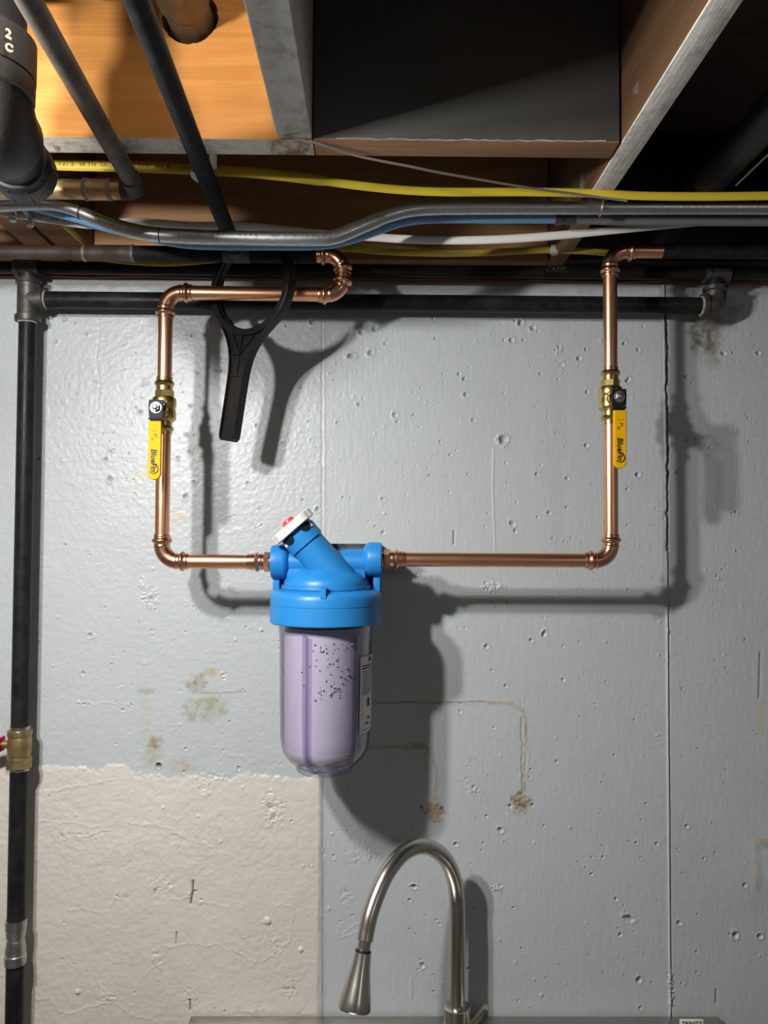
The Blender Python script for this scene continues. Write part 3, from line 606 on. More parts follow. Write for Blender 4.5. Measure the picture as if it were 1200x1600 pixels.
# ------------------------------------------------------------------ ball valves with yellow lever grips
def ball_valve(x, zt, label, bodyx):
    """x: pipe axis; zt: top of the upper press collar"""
    t = thing('ball_valve', (x, PY, zt - 0.045), label, 'valve', 'ball valves of the filter loop'); k = PY / F
    base = V(x, PY, zt); d = -Zv
    col = [(0, .0116), (0.0006, .0128), (0.006, .0128), (0.008, .0150), (0.0105, .0160), (0.013, .0150), (0.015, .0130), (0.022, .0130)]
    build('collar', MB().lathe(base, d, col, 28), M['brass'], t)
    build('nut', MB().lathe(base, d, [(0.0215, .0136), (0.0225, .0156), (0.032, .0156), (0.033, .0140)], 8), M['brass'], t)
    build('body', MB().lathe(base, d, [(0.0325, .0145), (0.034, .0180), (0.037, .0192), (0.046, .0192), (0.0475, .0184), (0.052, .0178), (0.058, .0192), (0.066, .0192), (0.069, .0182), (0.072, .0150), (0.073, .0130)], 32)
          .lathe(V(x, PY - 0.014, zt - 0.055), (0, -1, 0), [(0, .0115), (0.012, .0115), (0.0135, .0100)], 24), M['brass'], t)
    build('collar', MB().lathe(base - Zv * 0.094, Zv, col, 28), M['brass'], t)
    zc = zt - 0.057; yf = PY - 0.046; 
    build('stem', MB().lathe(V(x, PY - 0.02, zc), (0, -1, 0), [(0, .0062), (0.024, .0062), (0.024, .0045), (0.034, .0045)], 18), M['black_steel'], t)
    h = build('handle', MB().curve2d([[(-.0105, .012), (.0105, .012), (.0112, .004), (.0105, -.012), (.0078, -.022), (.0085, -.032), (-.0085, -.032), (-.0078, -.022), (-.0105, -.012), (-.0112, .004)]], 0.0012, V(x, PY - 0.0440, zc), X, Zv, 0.0004)
              .box((x - 0.0105, PY - 0.0445, zc - 0.0185), (x + 0.0105, PY - 0.0475, zc - 0.0165), 0.0006), M['black_steel'], t, label='blackened steel lever')
    build('nut', MB().lathe(V(x, PY - 0.0452, zc), (0, -1, 0), [(0, .0080), (0.001, .0080), (0.0012, .0070), (0.006, .0070), (0.0068, .006)], 6)
          .lathe(V(x, PY - 0.0452, zc), (0, -1, 0), [(0, .0088), (0.0012, .0088)], 24).lathe(V(x, PY - 0.0452, zc), (0, -1, 0), [(0.006, .004), (0.009, .004), (0.0095, .0032)], 16), M['chrome'], t, label='bright lever nut')
    W2, L0, L1 = 0.0082, -0.0235, -0.1115
    ol = [(-W2 * .96, L0), (W2 * .96, L0)] + [(W2, L0 - 0.004)] + [(W2 * math.cos(a), L1 + W2 + W2 * math.sin(a)) for a in [-math.pi * i / 14 for i in range(15)]] + [(-W2, L0 - 0.004)]
    yg = PY - 0.0465
    gp = build('grip', MB().curve2d([ol], 0.0022, V(x, yg, zc), X, Zv, 0.0016), M['yellow'], h, label='yellow vinyl grip')
    yt = yg - 0.0040
    tx = MB().text('BlueFin', 0.0122, V(x - 0.0046, yt, zc - 0.0650), -Zv, X, 0.0001, 0.15, 0.00042)
    arc = [(0.0078 * math.cos(a), 0.0078 * math.sin(a)) for a in [math.radians(-150 + 12 * i) for i in range(23)]]
    inn = [(-0.0006 + 0.0066 * math.cos(a), 0.0004 + 0.0066 * math.sin(a)) for a in [math.radians(110 - 12 * i) for i in range(22)]]
    tx.curve2d([arc + inn], 0.0001, V(x - 0.0004, yt, zc - 0.0965), X, Zv)
    build('lettering', tx, M['ink'], h)
    mk = MB(); zz = zc
    sm = [(-.0055, .0012), (-.0035, 0), (.0035, 0), (.0055, .0012), (.0055, .0005), (.0035, -.0008), (-.0035, -.0008), (-.0055, .0005)]
    mk.curve2d([sm], 0.0001, V(x, yt, zz - 0.037), X, Zv); mk.curve2d([[(-.003, -.0005), (.003, -.0005), (.003, .0005), (-.003, .0005)]], 0.0001, V(x, yt, zz - 0.0425), X, Zv)
    for i in range(4): mk.curve2d([[(-.0003, -.0026), (.0003, -.0026), (.0003, .0026), (-.0003, .0026)]], 0.0001, V(x - 0.0045 + i * 0.0011, yt, zz - 0.050), X, Zv)
    mk.text('K', 0.0072, V(x + 0.0002, yt, zz - 0.0475), -Zv * 0 + X, Zv, 0.0001, 0, 0.0003)
    build('small_print', mk, M['print'], h)
    return t
ball_valve(E.x, vzL0 + 0.011, 'brass ball valve with yellow lever on the left copper riser near the wrench', 0)
ball_valve(G.x, vzR0 + 0.011, 'brass ball valve with yellow lever on the right copper riser below the corner elbow', 0)

# ------------------------------------------------------------------ water filter
k = PY / F
fx = (FL.x + FR.x) / 2; 
def fz(py): return P(510, py, PY).z
fil = thing('water_filter', (fx, PY, fz(1206)), 'whole house water filter with blue head and clear sump over a white cartridge', 'filter')
fp = lambda py: fz(850) - fz(py)
top = V(fx, PY, fz(880))
zax = FL.z
# head
hd = MB()
z0 = fz(895)
hd.lathe(V(fx, PY, z0), -Zv, [(-0.012, 0.030), (-0.004, 0.048), (0.002, 0.058), (0.008, .0645), (0.013, .0675), (0.018, .0680), (0.026, .0685), (0.028, .071)], 64)
hd.lathe(V(FL.x + 0.02, PY, zax), X, [(0, .0190), (FR.x - FL.x - 0.04, .0190)], 40)
for s, q in ((1, FL), (-1, FR)):
    prof = [(0, .0205), (0.0006, .0250), (0.002, .0268), (0.020, .0275), (0.0235, .0262), (0.029, .0200), (0.030, .017)]
    hd.lathe(q, X * s, prof, 40)
build('head', hd, M['blue'], fil)
# skirt between ports and cap, web body
wb = MB().box((FL.x + 0.026, PY - 0.016, z0 - 0.012), (FR.x - 0.026, PY + 0.03, zax + 0.004), 0.004)
build('head_web', wb, M['blue'], fil)
pl = MB().box((FL.x + 0.001, PY + 0.022, fz(932)), (FR.x - 0.001, PY + 0.032, fz(857)), 0.003)
pl.box((FL.x + 0.003, PY - 0.004, fz(925)), (FL.x + 0.014, PY + 0.026, fz(896)), 0.002).box((FR.x - 0.014, PY - 0.004, fz(925)), (FR.x - 0.003, PY + 0.026, fz(896)), 0.002)
build('mounting_flange', pl, M['blue'], fil)
bk = MB().box((FL.x + 0.01, PY + 0.0322, fz(915)), (FR.x - 0.01, PY + 0.036, fz(853)), 0.001)
bk.box((FL.x + 0.01, PY + 0.0322, fz(853)), (FR.x - 0.002, WY - 0.001, fz(850)), 0.001).box((FL.x + 0.01, WY - 0.0052, fz(905)), (FR.x - 0.002, WY + 0.0015, fz(851)), 0.001)
build('wall_bracket', bk, M['bracket'], fil, label='dark steel wall bracket')
# diagonal valve barrel
ax = V(-0.66, -0.055, 0.75).normalized()
kc = P(457, 823, PY - 0.022)
d = ax
def K0(t): return kc - ax * t
brl = MB().lathe(K0(0.118), d, [(0, .0285), (0.084, .0275)], 44)
build('valve_barrel', brl, M['blue'], fil)
build('barrel_collar', MB().lathe(K0(0.036), d, [(0, .0270), (0.0008, .0300), (0.024, .0302), (0.025, .0285), (0.031, .0280)], 44), M['blue'], fil)
kn = MB(); segs = 72; prof = [(-0.0072, 0.80), (-0.0068, 0.97), (-0.0058, 1.0), (0.0058, 1.0), (0.0068, 0.97), (0.0072, 0.88)]
up = Vector((0, 1, 0)); n1 = (up - ax * up.dot(ax)).normalized(); n2 = ax.cross(n1); vs = []
for t, f in prof:
    for i in range(segs):
        a = 2 * math.pi * i / segs; r = 0.0385 * f * (1 - 0.045 * (0.5 + 0.5 * math.cos(a * 9)) ** 3)
        vs.append(kc + ax * t + n1 * (math.cos(a) * r) + n2 * (math.sin(a) * r))
fs = [(i * segs + a, i * segs + (a + 1) % segs, (i + 1) * segs + (a + 1) % segs, (i + 1) * segs + a) for i in range(5) for a in range(segs)] + [tuple(reversed(range(segs))), tuple(5 * segs + a for a in range(segs))]
kn.add(vs, fs)
kob = build('knob', kn, M['knob'], fil, label='white fluted dial')
build('button', MB().lathe(kc + ax * 0.0064, d, [(0, .0105), (0.005, .0105), (0.0075, .009), (0.0085, .006)], 28), M['red'], kob, label='red release button')
# dark notches and white position tabs under the knob (on the front of the collar)
fr_ = V(0, -1, 0); fr_ = (fr_ - ax * fr_.dot(ax)).normalized(); sd = ax.cross(fr_).normalized()
for a in (-0.55, 0.60):
    dirn = fr_ * math.cos(a) + sd * math.sin(a); tn = ax.cross(dirn).normalized(); c = K0(0.0125) + dirn * 0.0300
    build('notch', MB().curve2d([[(0.009 * math.cos(b), -0.008 * abs(math.sin(b))) for b in [math.pi * i / 12 for i in range(13)]] + [(-0.009, .004), (.009, .004)]], 0.0012, c, tn, ax), M['dark'], fil)
for a in (-1.0, 0.95):
    dirn = fr_ * math.cos(a) + sd * math.sin(a); tn = ax.cross(dirn).normalized(); c = K0(0.0165) + dirn * 0.0302
    build('position_tab', MB().curve2d([[(-.0028, -.0028), (.0028, -.0028), (.0028, .0028), (-.0028, .0028)]], 0.0012, c, tn, ax), M['knob'], fil)
# cap ring
R0 = 0.0895
za, zb = fz(921), fz(972)
cp = MB().lathe(V(fx, PY, za), -Zv, [(-0.002, .066), (-0.0015, .072), (0.0, .080), (0.003, .0860), (0.007, .0885), (0.012, R0), (0.0225, R0), (0.0228, R0 - .0006), (0.0236, R0 - .0006), (0.0240, R0), (za - zb - 0.002, R0 + 0.0003), (za - zb, R0 - 0.0015), (za - zb + 0.0005, R0 - 0.006), (za - zb - 0.002, 0.074)], 96, caps=False)
cp.lathe(V(fx, PY, za - 0.001), Zv, [(0, .0685), (0.004, .0720), (0.0085, .0715), (0.009, .066)], 64, caps=False)
build('cap_ring', cp, M['blue'], fil)
tb = MB().curve2d([[(0, 0.004), (0.0115, 0.002), (0.0115, -0.011), (0, -0.011)]], 0.0035, V(fx + 0.001, PY - 0.0775, za + 0.004), V(0, -1, 0), Zv, 0.0008)
build('pointer_tab', tb, M['blue'], fil)
# clear sump: outer and inner skin in one closed shell
def Rr(py, r): return (zb - fz(py), r * k)
outer = [(0.0, 73 * k), Rr(985, 72.5), Rr(1000, 71.5), Rr(1100, 70), Rr(1145, 69), Rr(1160, 67.5), Rr(1172, 64), Rr(1183, 57), Rr(1192, 47), Rr(1197, 38), Rr(1200, 28), Rr(1200.5, 12), Rr(1200.5, 2)]
inner = [(t, r - 0.0026 if r > 0.01 else r) for t, r in outer]; inner = [(max(t - 0.004, 0), r) for t, r in inner]
sump = build('clear_sump', MB().lathe(V(fx, PY, zb), -Zv, outer, 96, caps=False), M['clear'], fil, angle=60, label='clear plastic sump')
build('sump_lining', MB().lathe(V(fx, PY, zb), -Zv, inner[:-1], 96, caps=False), M['clear'], sump, angle=60)
rb = MB()
for a in (-110, -21, 42, 100, 160, 220):
    dr = V(math.sin(math.radians(a)), -math.cos(math.radians(a)), 0)
    rm = MB()
    pth = []
    for t, r in outer[1:12]: pth.append(V(fx, PY, zb - t) + dr * (r + 0.0006))
    m_ = MB().sweep(pth, 0.0022, 8, flat=2.4, up=dr)
    build('sump_rib', m_, M['clear_edge'], sump, angle=60)
lug = [V(fx + 40 * k * math.sin(a), PY - 40 * k * math.cos(a), fz(1199)) for a in [2 * math.pi * i / 40 for i in range(40)]]
build('base_ring', MB().sweep(lug, 0.0042, 12, closed=True), M['clear_edge'], sump, angle=60)
ct = MB().lathe(V(fx, PY, fz(976)), -Zv, [(0, 0.030), (0.001, .0665), (fz(976) - fz(1140), .0655), (fz(976) - fz(1164), .0650)], 80)
ca = build('cartridge', ct, M['cart'], fil, label='pale lavender white filter cartridge')
build('end_cap', MB().lathe(V(fx, PY, fz(1164)), -Zv, [(0, .0640), (0.0004, .0648), (0.006, .0630), (0.014, .0580), (0.019, .0535), (0.0195, .03)], 80), M['cart_cap'], ca)
bb = MB(); random.seed(21); bm_ = None
for i in range(75):
    u = random.gauss(0, 1); px = min(max(random.gauss(522, 20), 478), 552); py = random.choice([random.gauss(1050, 18), random.gauss(1005, 10), random.gauss(1065, 6)])
    s_ = (px - 510) * k / (65 * k)
    a = math.asin(max(-.9, min(.9, s_))); rr = 66.2 * k
    b = bmesh.new(); bmesh.ops.create_icosphere(b, subdivisions=2, radius=random.uniform(.0006, .0016))
    bmesh.ops.translate(b, verts=b.verts, vec=V(fx + rr * math.sin(a), PY - rr * math.cos(a), fz(py))); bb.bm(b)
build('air_bubbles', bb, M['bubble'], fil, kind='stuff')
# sticker on the right flank
def patch(a0, a1, y0, y1, r, n=10, skew=0):
    vs = []; 
    for i in range(n + 1):
        a = math.radians(a0 + (a1 - a0) * i / n)
        for py in (y0, y1):
            rr = r(py); vs.append((fx + rr * math.sin(a), PY - rr * math.cos(a), fz(py)))
    return vs, [(2 * i, 2 * i + 2, 2 * i + 3, 2 * i + 1) for i in range(n)]
rs = lambda py: (71.4 - (py - 1000) * 0.0135 + 0.5) * k
st = build('sticker', MB().add(*patch(50, 100, 1020, 1136, rs)), M['sticker'], fil, label='white paper sticker on the clear sump')
pr = MB(); rs2 = lambda py: rs(py) + 0.0003
for y0, y1, a0, a1 in [(1022,1029,68,78),(1033,1035,53,95),(1037,1039,53,95)] + [(1042 + i * 3.2, 1043.2 + i * 3.2, 54, 92 - (i % 4) * 5) for i in range(12)] + [(1084, 1097, 66, 74), (1112, 1117, 68, 74), (1121, 1124, 62, 72), (1131,1132,53,80)]:
    pr.add(*patch(a0, a1, y0, y1, rs2, 6))
build('small_print', pr, M['ink'], st)

# ------------------------------------------------------------------ filter wrench hanging from the dark pipe
wc = P(394, 447, PY); wc.y = PY
wk = k
yw = math.radians(31); tl = math.radians(10.4)
wx = V(math.cos(yw), -math.sin(yw), 0); wz = V(0, 0, 1)
wxa = wx * math.cos(tl) + wz * -math.sin(tl) * -1 * -1; 
wxa = (wx * math.cos(tl) - wz * math.sin(tl)).normalized(); wya = (wz * math.cos(tl) + wx * math.sin(tl)).normalized(); wn = wxa.cross(wya)
wr = thing('filter_wrench', wc + wya * 0.08, 'black plastic filter wrench hanging by its ring from the dark pipe', 'wrench')
def circ(r, n=64): return [(r * math.cos(2 * math.pi * i / n) * wk, r * math.sin(2 * math.pi * i / n) * wk) for i in range(n)]
RO, RI = 78.5, 70.5
build('ring', MB().curve2d([circ(RO), circ(RI)], 0.0085, wc, wxa, wya, 0.001).curve2d([circ(RI + 1), circ(RI - 2.5)], 0.002, wc, wxa, wya), M['wrench'], wr)
for a in (-158, -122, -68, -28, 22, 60, 100, 140):
    ra = math.radians(a); c = wc + (wxa * math.cos(ra) + wya * math.sin(ra)) * (RI - 2.0) * wk; t_ = (wya * math.cos(ra) - wxa * math.sin(ra)); n_ = (wxa * math.cos(ra) + wya * math.sin(ra))
    build('ring_lug', MB().curve2d([[(-.005, -.0022), (.005, -.0022), (.006, .0022), (-.006, .0022)]], 0.006, c, t_, n_), M['wrench'], wr)
hw = [(58, 54), (66, 47), (76, 38.5), (88, 30), (100, 24), (112, 20), (126, 17.3), (140, 16), (175, 15.5), (215, 15.5), (236, 15.5), (242, 14.5), (246, 11)]
oh = [(-w_ * wk, -s_ * wk) for s_, w_ in hw] + [(w_ * wk, -s_ * wk) for s_, w_ in reversed(hw)]
arcb = [(math.sin(a) * (RO - 2) * wk, -math.cos(a) * (RO - 2) * wk) for a in [math.radians(43 - 86 * i / 16) for i in range(17)]]
build('handle', MB().curve2d([oh + arcb], 0.0035, wc, wxa, wya), M['wrench'], wr)
rbm = MB()
def rib(pts, r=0.0011, dpt=0.0085):
    q = [wc + wxa * x_ * wk + wya * -y_ * wk for x_, y_ in pts]
    for a, b in zip(q, q[1:]):
        t_ = (b - a); l = t_.length; t_.normalize(); n_ = wn.cross(t_)
        rbm.curve2d([[(-.0004, -r), (l + .0004, -r), (l + .0004, r), (-.0004, r)]], dpt, a, t_, n_)
edge_l = [(-w_ + 1, s_) for s_, w_ in hw]; edge_r = [(w_ - 1, s_) for s_, w_ in hw]
rib(edge_l, 0.0011); rib(edge_r, 0.0011); rib([edge_l[-1], edge_r[-1]], 0.0011)
rib([(0, 78), (0, 142)], 0.0008, 0.0062); rib([(-22, 78), (0, 108), (24, 78)], 0.0009, 0.0062); rib([(0, 108), (-17, 112)], 0.0008, 0.0062); rib([(-19, 114), (19, 114)], 0.0009, 0.0062); rib([(-16, 143), (16, 143)], 0.0011, 0.0066)
build('stiffening_ribs', rbm, M['wrench'], wr)

# ------------------------------------------------------------------ black iron gas piping on the wall
GY = 1.335
gr = 0.0147
gtop = P(42, 440, GY); gbot = P(21, 1640, GY)
gx0, gx1 = P(43, 470, GY), P(22, 1550, GY)
T = P(44, 470, GY); Tz = T.z
gx = lambda z: T.x + (gx1.x - gx0.x) * (Tz - z) / (gx0.z - gx1.z)
def GPt(z): return V(gx(z), GY, z)
zv0, zv1 = P(30, 1140, GY).z, P(30, 1200, GY).z
zc0, zc1 = P(24, 1436, GY).z, P(24, 1506, GY).z
gas = thing('black_iron_pipe', GPt(0.02), 'upright black iron pipe at the left with a tee and a level branch', 'pipe')
build('pipe', tube(GPt(Tz - 0.02), GPt(zv0 - 0.01), gr), M['iron'], gas)
build('pipe', tube(GPt(zv1 + 0.01), GPt(zc0 - 0.01), gr), M['iron'], gas)
build('pipe', tube(GPt(zc1 + 0.01), GPt(0.0), gr), M['iron'], gas)
te = MB().lathe(V(T.x, GY, Tz + 0.037), -Zv, [(0, .0165), (0.0005, .0205), (0.008, .0210), (0.0085, .0185), (0.012, .0180), (0.060, .0180), (0.064, .0185), (0.0645, .0215), (0.074, .0212), (0.0745, .0165)], 32)
te.lathe(V(T.x, GY, Tz + 0.002), X, [(0, .0180), (0.021, .0180), (0.0215, .0205), (0.030, .0205), (0.0305, .0165)], 32)
build('tee', te, M['tee_iron'], gas, label='grey iron tee')
build('thread_paste', MB().lathe(V(T.x + 0.0302, GY, Tz + 0.002), X, [(0, .0163), (0.0025, .0158), (0.003, gr)], 24), M['dope'], gas)
build('thread_paste', MB().lathe(V(T.x, GY, Tz - 0.0372), -Zv, [(0, .0163), (0.0025, .0157), (0.003, gr)], 24), M['dope'], gas)
bx = P(1094, 477, GY)
br0 = V(T.x + 0.02, GY, Tz + 0.002); br1 = V(bx.x + 0.01, GY, P(1094, 478, GY).z)
build('pipe', tube(br0, br1, gr), M['iron'], gas)
el = P(1118, 470, GY); el = V(el.x, GY, br1.z)
pp = resample(fillet([br1 - X * 0.008, el, el + Zv * 0.033], 0.016, 10), 0.002); ss = [0]
for a, b in zip(pp, pp[1:]): ss.append(ss[-1] + (b - a).length)
build('elbow', MB().sweep(pp, [0.0215 if min(s_, ss[-1] - s_) < 0.008 else 0.0185 for s_ in ss], 28), M['tee_iron'], gas, label='grey iron elbow')
build('thread_paste', MB().lathe(br1 - X * 0.0135, X, [(0.003, gr), (0.004, .0170), (0.006, .0175)], 24), M['dope'], gas)
GHY = 1.331
hz = P(600, 423, GHY).z
build('nipple', tube(el + Zv * 0.03, V(el.x, GY, hz - 0.006), gr), M['iron'], gas)
build('nipple', tube(V(T.x, GY, Tz + 0.03), V(T.x, GY, hz - 0.006), 0.0135), M['tee_iron'], gas)
up_ = thing('black_iron_pipe', V(0, GHY, hz), 'long level black pipe just under the joists, in front of the sill plate', 'pipe')
build('pipe', tube(V(-2.1, GHY, hz), V(2.1, GHY, hz), 0.0108), M['iron'], up_)
for q in (V(T.x, GHY, hz), V(el.x, GHY, hz)):
    build('tee', MB().lathe(q - X * 0.022, X, [(0, .0118), (0.0005, .0158), (0.008, .0158), (0.0085, .0142), (0.0355, .0142), (0.036, .0158), (0.0435, .0158), (0.044, .0118)], 24), M['tee_iron'], up_)
# scrawled paint mark on the level pipe
mp_ = MB(); qq = P(866, 424, GHY)
mp_.text('CAMP', 0.013, V(qq.x - 0.018, GHY - 0.0109, qq.z - 0.004), X, Zv, 0.0002, 0.3, 0.0)
build('paint_mark', mp_, M['faint'], up_)
# brass shutoff with red lever
shut = thing('shutoff_valve', GPt((zv0 + zv1) / 2), 'dull brass shutoff valve with a red lever on the black upright pipe', 'valve')
hgt = zv0 - zv1; tv = GPt(zv0); dv = (GPt(zv1) - GPt(zv0)).normalized()
build('body', MB().lathe(tv, dv, [(0, .0160), (0.0008, .0200), (0.009, .0200), (0.0105, .0180), (0.016, .0190), (0.028, .0198), (0.040, .0190), (0.0445, .0180), (0.046, .0178)], 28)
      .lathe(tv + dv * 0.046, dv, [(0, .0185), (0.001, .0215), (hgt - 0.048, .0215), (hgt - 0.046, .0195), (hgt - 0.0455, .0160)], 8), M['dull_brass'], shut)
build('ferrule', MB().lathe(tv - dv * 0.006, dv, [(0, gr + .0004), (0.0005, .0162), (0.007, .0162)], 24), M['silver'], shut)
build('ferrule', MB().lathe(tv + dv * (hgt - 0.001), dv, [(0, .0168), (0.005, .0160), (0.0055, gr)], 24), M['silver'], shut)
sc0 = tv + dv * 0.025
build('stem', MB().lathe(sc0 - X * 0.015, -X, [(0, .007), (0.012, .007), (0.012, .0045), (0.020, .0045)], 16), M['dull_brass'], shut)
hx = sc0.x - 0.030
hnd = MB().box((hx - 0.004, GY - 0.012, sc0.z - 0.012), (hx, GY + 0.012, sc0.z + 0.012), 0.001)
hnd.sweep([V(hx - 0.002, GY - 0.004, sc0.z + 0.003), V(hx - 0.02, GY - 0.012, sc0.z + 0.004), V(hx - 0.07, GY - 0.03, sc0.z + 0.0)], [0.0095, 0.0105, 0.0105], 14, flat=0.45)
build('lever', hnd, M['red_vinyl'], shut, label='red lever')
# silver press coupling
cpl = thing('pipe_coupling', GPt(zc1), 'silver ribbed coupling low on the black upright pipe', 'coupling')
hc_ = zc0 - zc1
build('sleeve', MB().lathe(GPt(zc0), dv, [(0, gr + .0004), (0.0005, .0172), (hc_ * .20, .0172), (hc_ * .22, .0160), (hc_ * .36, .0160), (hc_ * .44, .0135), (hc_ * .48, .0120 + .0028), (hc_ * .56, .0152), (hc_ * .66, .0168), (hc_ * .74, .0165), (hc_ * .77, .0152), (hc_ * .79, .0175), (hc_ * .99, .0175), (hc_, gr + .0004)], 32), M['silver'], cpl)

# ------------------------------------------------------------------ overhead pipes
# slanting tarnished copper pipe and its soldered elbow
OZ = PZ(205, 290, 2.11)
ox = OZ.x; dz = 2.11
E2 = P(214, 297, 1.0)
op = thing('tarnished_copper_pipe', E2, 'brownish tarnished copper pipe running back to a dusty soldered elbow', 'pipe')
nearp = PZ(45, 0, E2.z + 0.002); far = E2
dirn = (nearp - far).normalized()
build('pipe', tube(far + dirn * 0.02, far + dirn * 0.75, 0.0112), M['old_copper'], op)
pp = resample(fillet([far + dirn * 0.034, far, far - X * 0.02], 0.013, 10), 0.002)
build('elbow', MB().sweep(pp, 0.0132, 24), M['old_copper'], op)
x1_ = P(172, 297, 1.0).x; x2_ = P(135, 297, 1.0).x
build('coupling', tube(V(x1_, far.y, far.z), V(x2_, far.y, far.z), 0.0136), M['warm_copper'], op)
build('pipe', tube(far - X * 0.015, V(x1_, far.y, far.z), 0.0128), M['warm_copper'], op)
build('pipe', tube(V(x2_, far.y, far.z), V(-2.1, far.y, far.z), 0.0125), M['warm_copper'], op)
for xx in (x1_, x2_): build('solder_ring', MB().lathe(V(xx - 0.003, far.y, far.z), X, [(0, .0133), (0.002, .0147), (0.005, .0145), (0.006, .0133)], 20), M['solder'], op)
# black sleeved pipe
b1 = P(370, 394, PY); b1.z = D.z
bn = PZ(213, 0, D.z + 0.004)
bdir = (bn - b1).normalized()
bp = thing('black_water_pipe', b1, 'matte black pipe slanting back across the orange board to the dark pipe', 'pipe')
build('pipe', tube(b1 + bdir * 0.02, b1 + bdir * 0.95, 0.0118), M['foam'], bp)
build('tee', MB().lathe(V(b1.x - 0.022, PY, D.z), X, [(0, .0125), (0.0006, .0142), (0.044, .0142), (0.0446, .0125)], 24).sweep([b1 + bdir * 0.01, b1 + bdir * 0.032], 0.0138, 24), M['tee_iron'], bp)
sp_ = P(325, 262, 1.06)
tt_ = (b1 - sp_).length
# big black drain at the left corner
dr = thing('drain_stack', P(0, 150, 0.75), 'large black drain pipe with ribbed coupling and dark elbow in the upper left corner', 'pipe')
e0 = P(-26, 150, 0.75); cEnd = P(41, 272, 0.90)
e0.z = 2.066; cEnd.z = 2.078
ddir = (cEnd - e0).normalized()
vt = e0 - ddir * 0.002
pp = resample(fillet([e0 + Zv * 0.05, e0, e0 + ddir * 0.052], 0.040, 12), 0.004)
build('elbow', MB().sweep(pp, 0.0440, 36), M['cast'], dr)
build('hub', MB().lathe(e0 + Zv * 0.020, Zv, [(0, .044), (0.001, .0470), (0.019, .0474), (0.0195, .0455), (0.0205, .0455), (0.021, .0478), (0.058, .0478), (0.060, .040)], 40), M['cast'], dr)
build('riser', tube(e0 + Zv * 0.07, e0 + Zv * 0.29, 0.038, 36), M['abs'], dr)
build('pipe', tube(e0 + ddir * 0.045, cEnd - ddir * 0.02, 0.0305, 36), M['abs'], dr)
cpm = MB().lathe(cEnd - ddir * 0.050, ddir, [(0, .0308), (0.001, .0335), (0.012, .0340), (0.015, .0362), (0.046, .0362), (0.05, .034)], 40)
build('coupling', cpm, M['abs'], dr)
for i in range(10):
    a = 2 * math.pi * i / 10; off = (X * math.cos(a) + Zv * math.sin(a)); off = (off - ddir * off.dot(ddir)).normalized()
    build('coupling_rib', MB().sweep([cEnd - ddir * 0.04 + off * 0.0335, cEnd - ddir * 0.006 + off * 0.0362], 0.0018, 6), M['abs'], dr)
build('end_cap', MB().lathe(cEnd - ddir * 0.002, ddir, [(0, .0335), (0.003, .0335), (0.005, .031), (0.0055, .022), (0.0056, .01)], 32), M['abs'], dr)
lt = MB(); 
def on_hub(px, py, ch, size):
    # cast figures on the camera side of the hub
    dcam = V(CAM.x - e0.x, CAM.y - e0.y, 0).normalized(); sx = V(-dcam.y, dcam.x, 0) 
    return dcam, sx
dcam, sx = on_hub(0, 0, '', 0)
lt.text('2', 0.0115, e0 + dcam * 0.0474 + sx * 0.017 + Zv * 0.058, -Zv * 0.3 + sx, Zv, 0.0010, 0, 0.0004)
lt.text('C', 0.0100, e0 + dcam * 0.0474 + sx * 0.017 + Zv * 0.045, -Zv * 0.15 + sx, Zv, 0.0010, 0, 0.0004)
build('cast_figures', lt, M['dope'], dr)
# drain passing through the hole
h2 = hc.copy()
dt = thing('drain_pipe', V(h2.x, HY - 0.1, h2.z), 'brown drain pipe passing through the hole in the orange board', 'pipe')
hr2 = 36 * HY / F
build('pipe', tube(V(h2.x, HY + 0.25, h2.z), V(h2.x, HY - 0.035, h2.z), hr2, 36), M['brown_drain'], dt)
build('fitting', MB().lathe(V(h2.x, HY - 0.028, h2.z), (0, -1, 0), [(0, hr2), (0.001, hr2 + 0.003), (0.03, hr2 + 0.004), (0.034, hr2 + 0.006), (0.06, hr2 + 0.006), (0.062, hr2)], 40), M['brown_drain'], dt)
yy = HY - 0.075
build('branch', tube(V(h2.x + 0.0, yy, h2.z + 0.0), V(-0.75, yy, h2.z + 0.002), 0.021, 30), M['brown_drain'], dt)
build('branch_hub', MB().lathe(V(h2.x - 0.030, yy, h2.z), -X, [(0, .0215), (0.001, .026), (0.022, .026), (0.023, .0215)], 30), M['cast'], dt)
build('branch_hub', MB().lathe(V(P(115, 0, yy).x, yy, h2.z), -X, [(0, .0215), (0.001, .0275), (0.026, .0275), (0.027, .0215)], 30), M['cast'], dt)
# dim drain in the right bay
rdz = 2.185
q1 = PZ(1100, 290, rdz); q1.y = WY - 0.05; q2 = V(q1.x + 0.01, 0.3, rdz + 0.004)
rd = thing('drain_pipe', q1, 'dim black drain pipe running back in the dark bay at upper right', 'pipe')
build('pipe', tube(q1, q2, 0.0245, 30), M['abs'], rd)
build('coupling', MB().lathe(q1 + (q2 - q1).normalized() * 0.15, q2 - q1, [(0, .025), (0.001, .0285), (0.05, .0285), (0.051, .025)], 30), M['abs'], rd)
build('hanger_wire', MB().sweep([P(1150, 290, 1.0), P(1200, 242, 0.94), P(1260, 190, 0.88)], 0.0012, 6), M['faint'], rd)

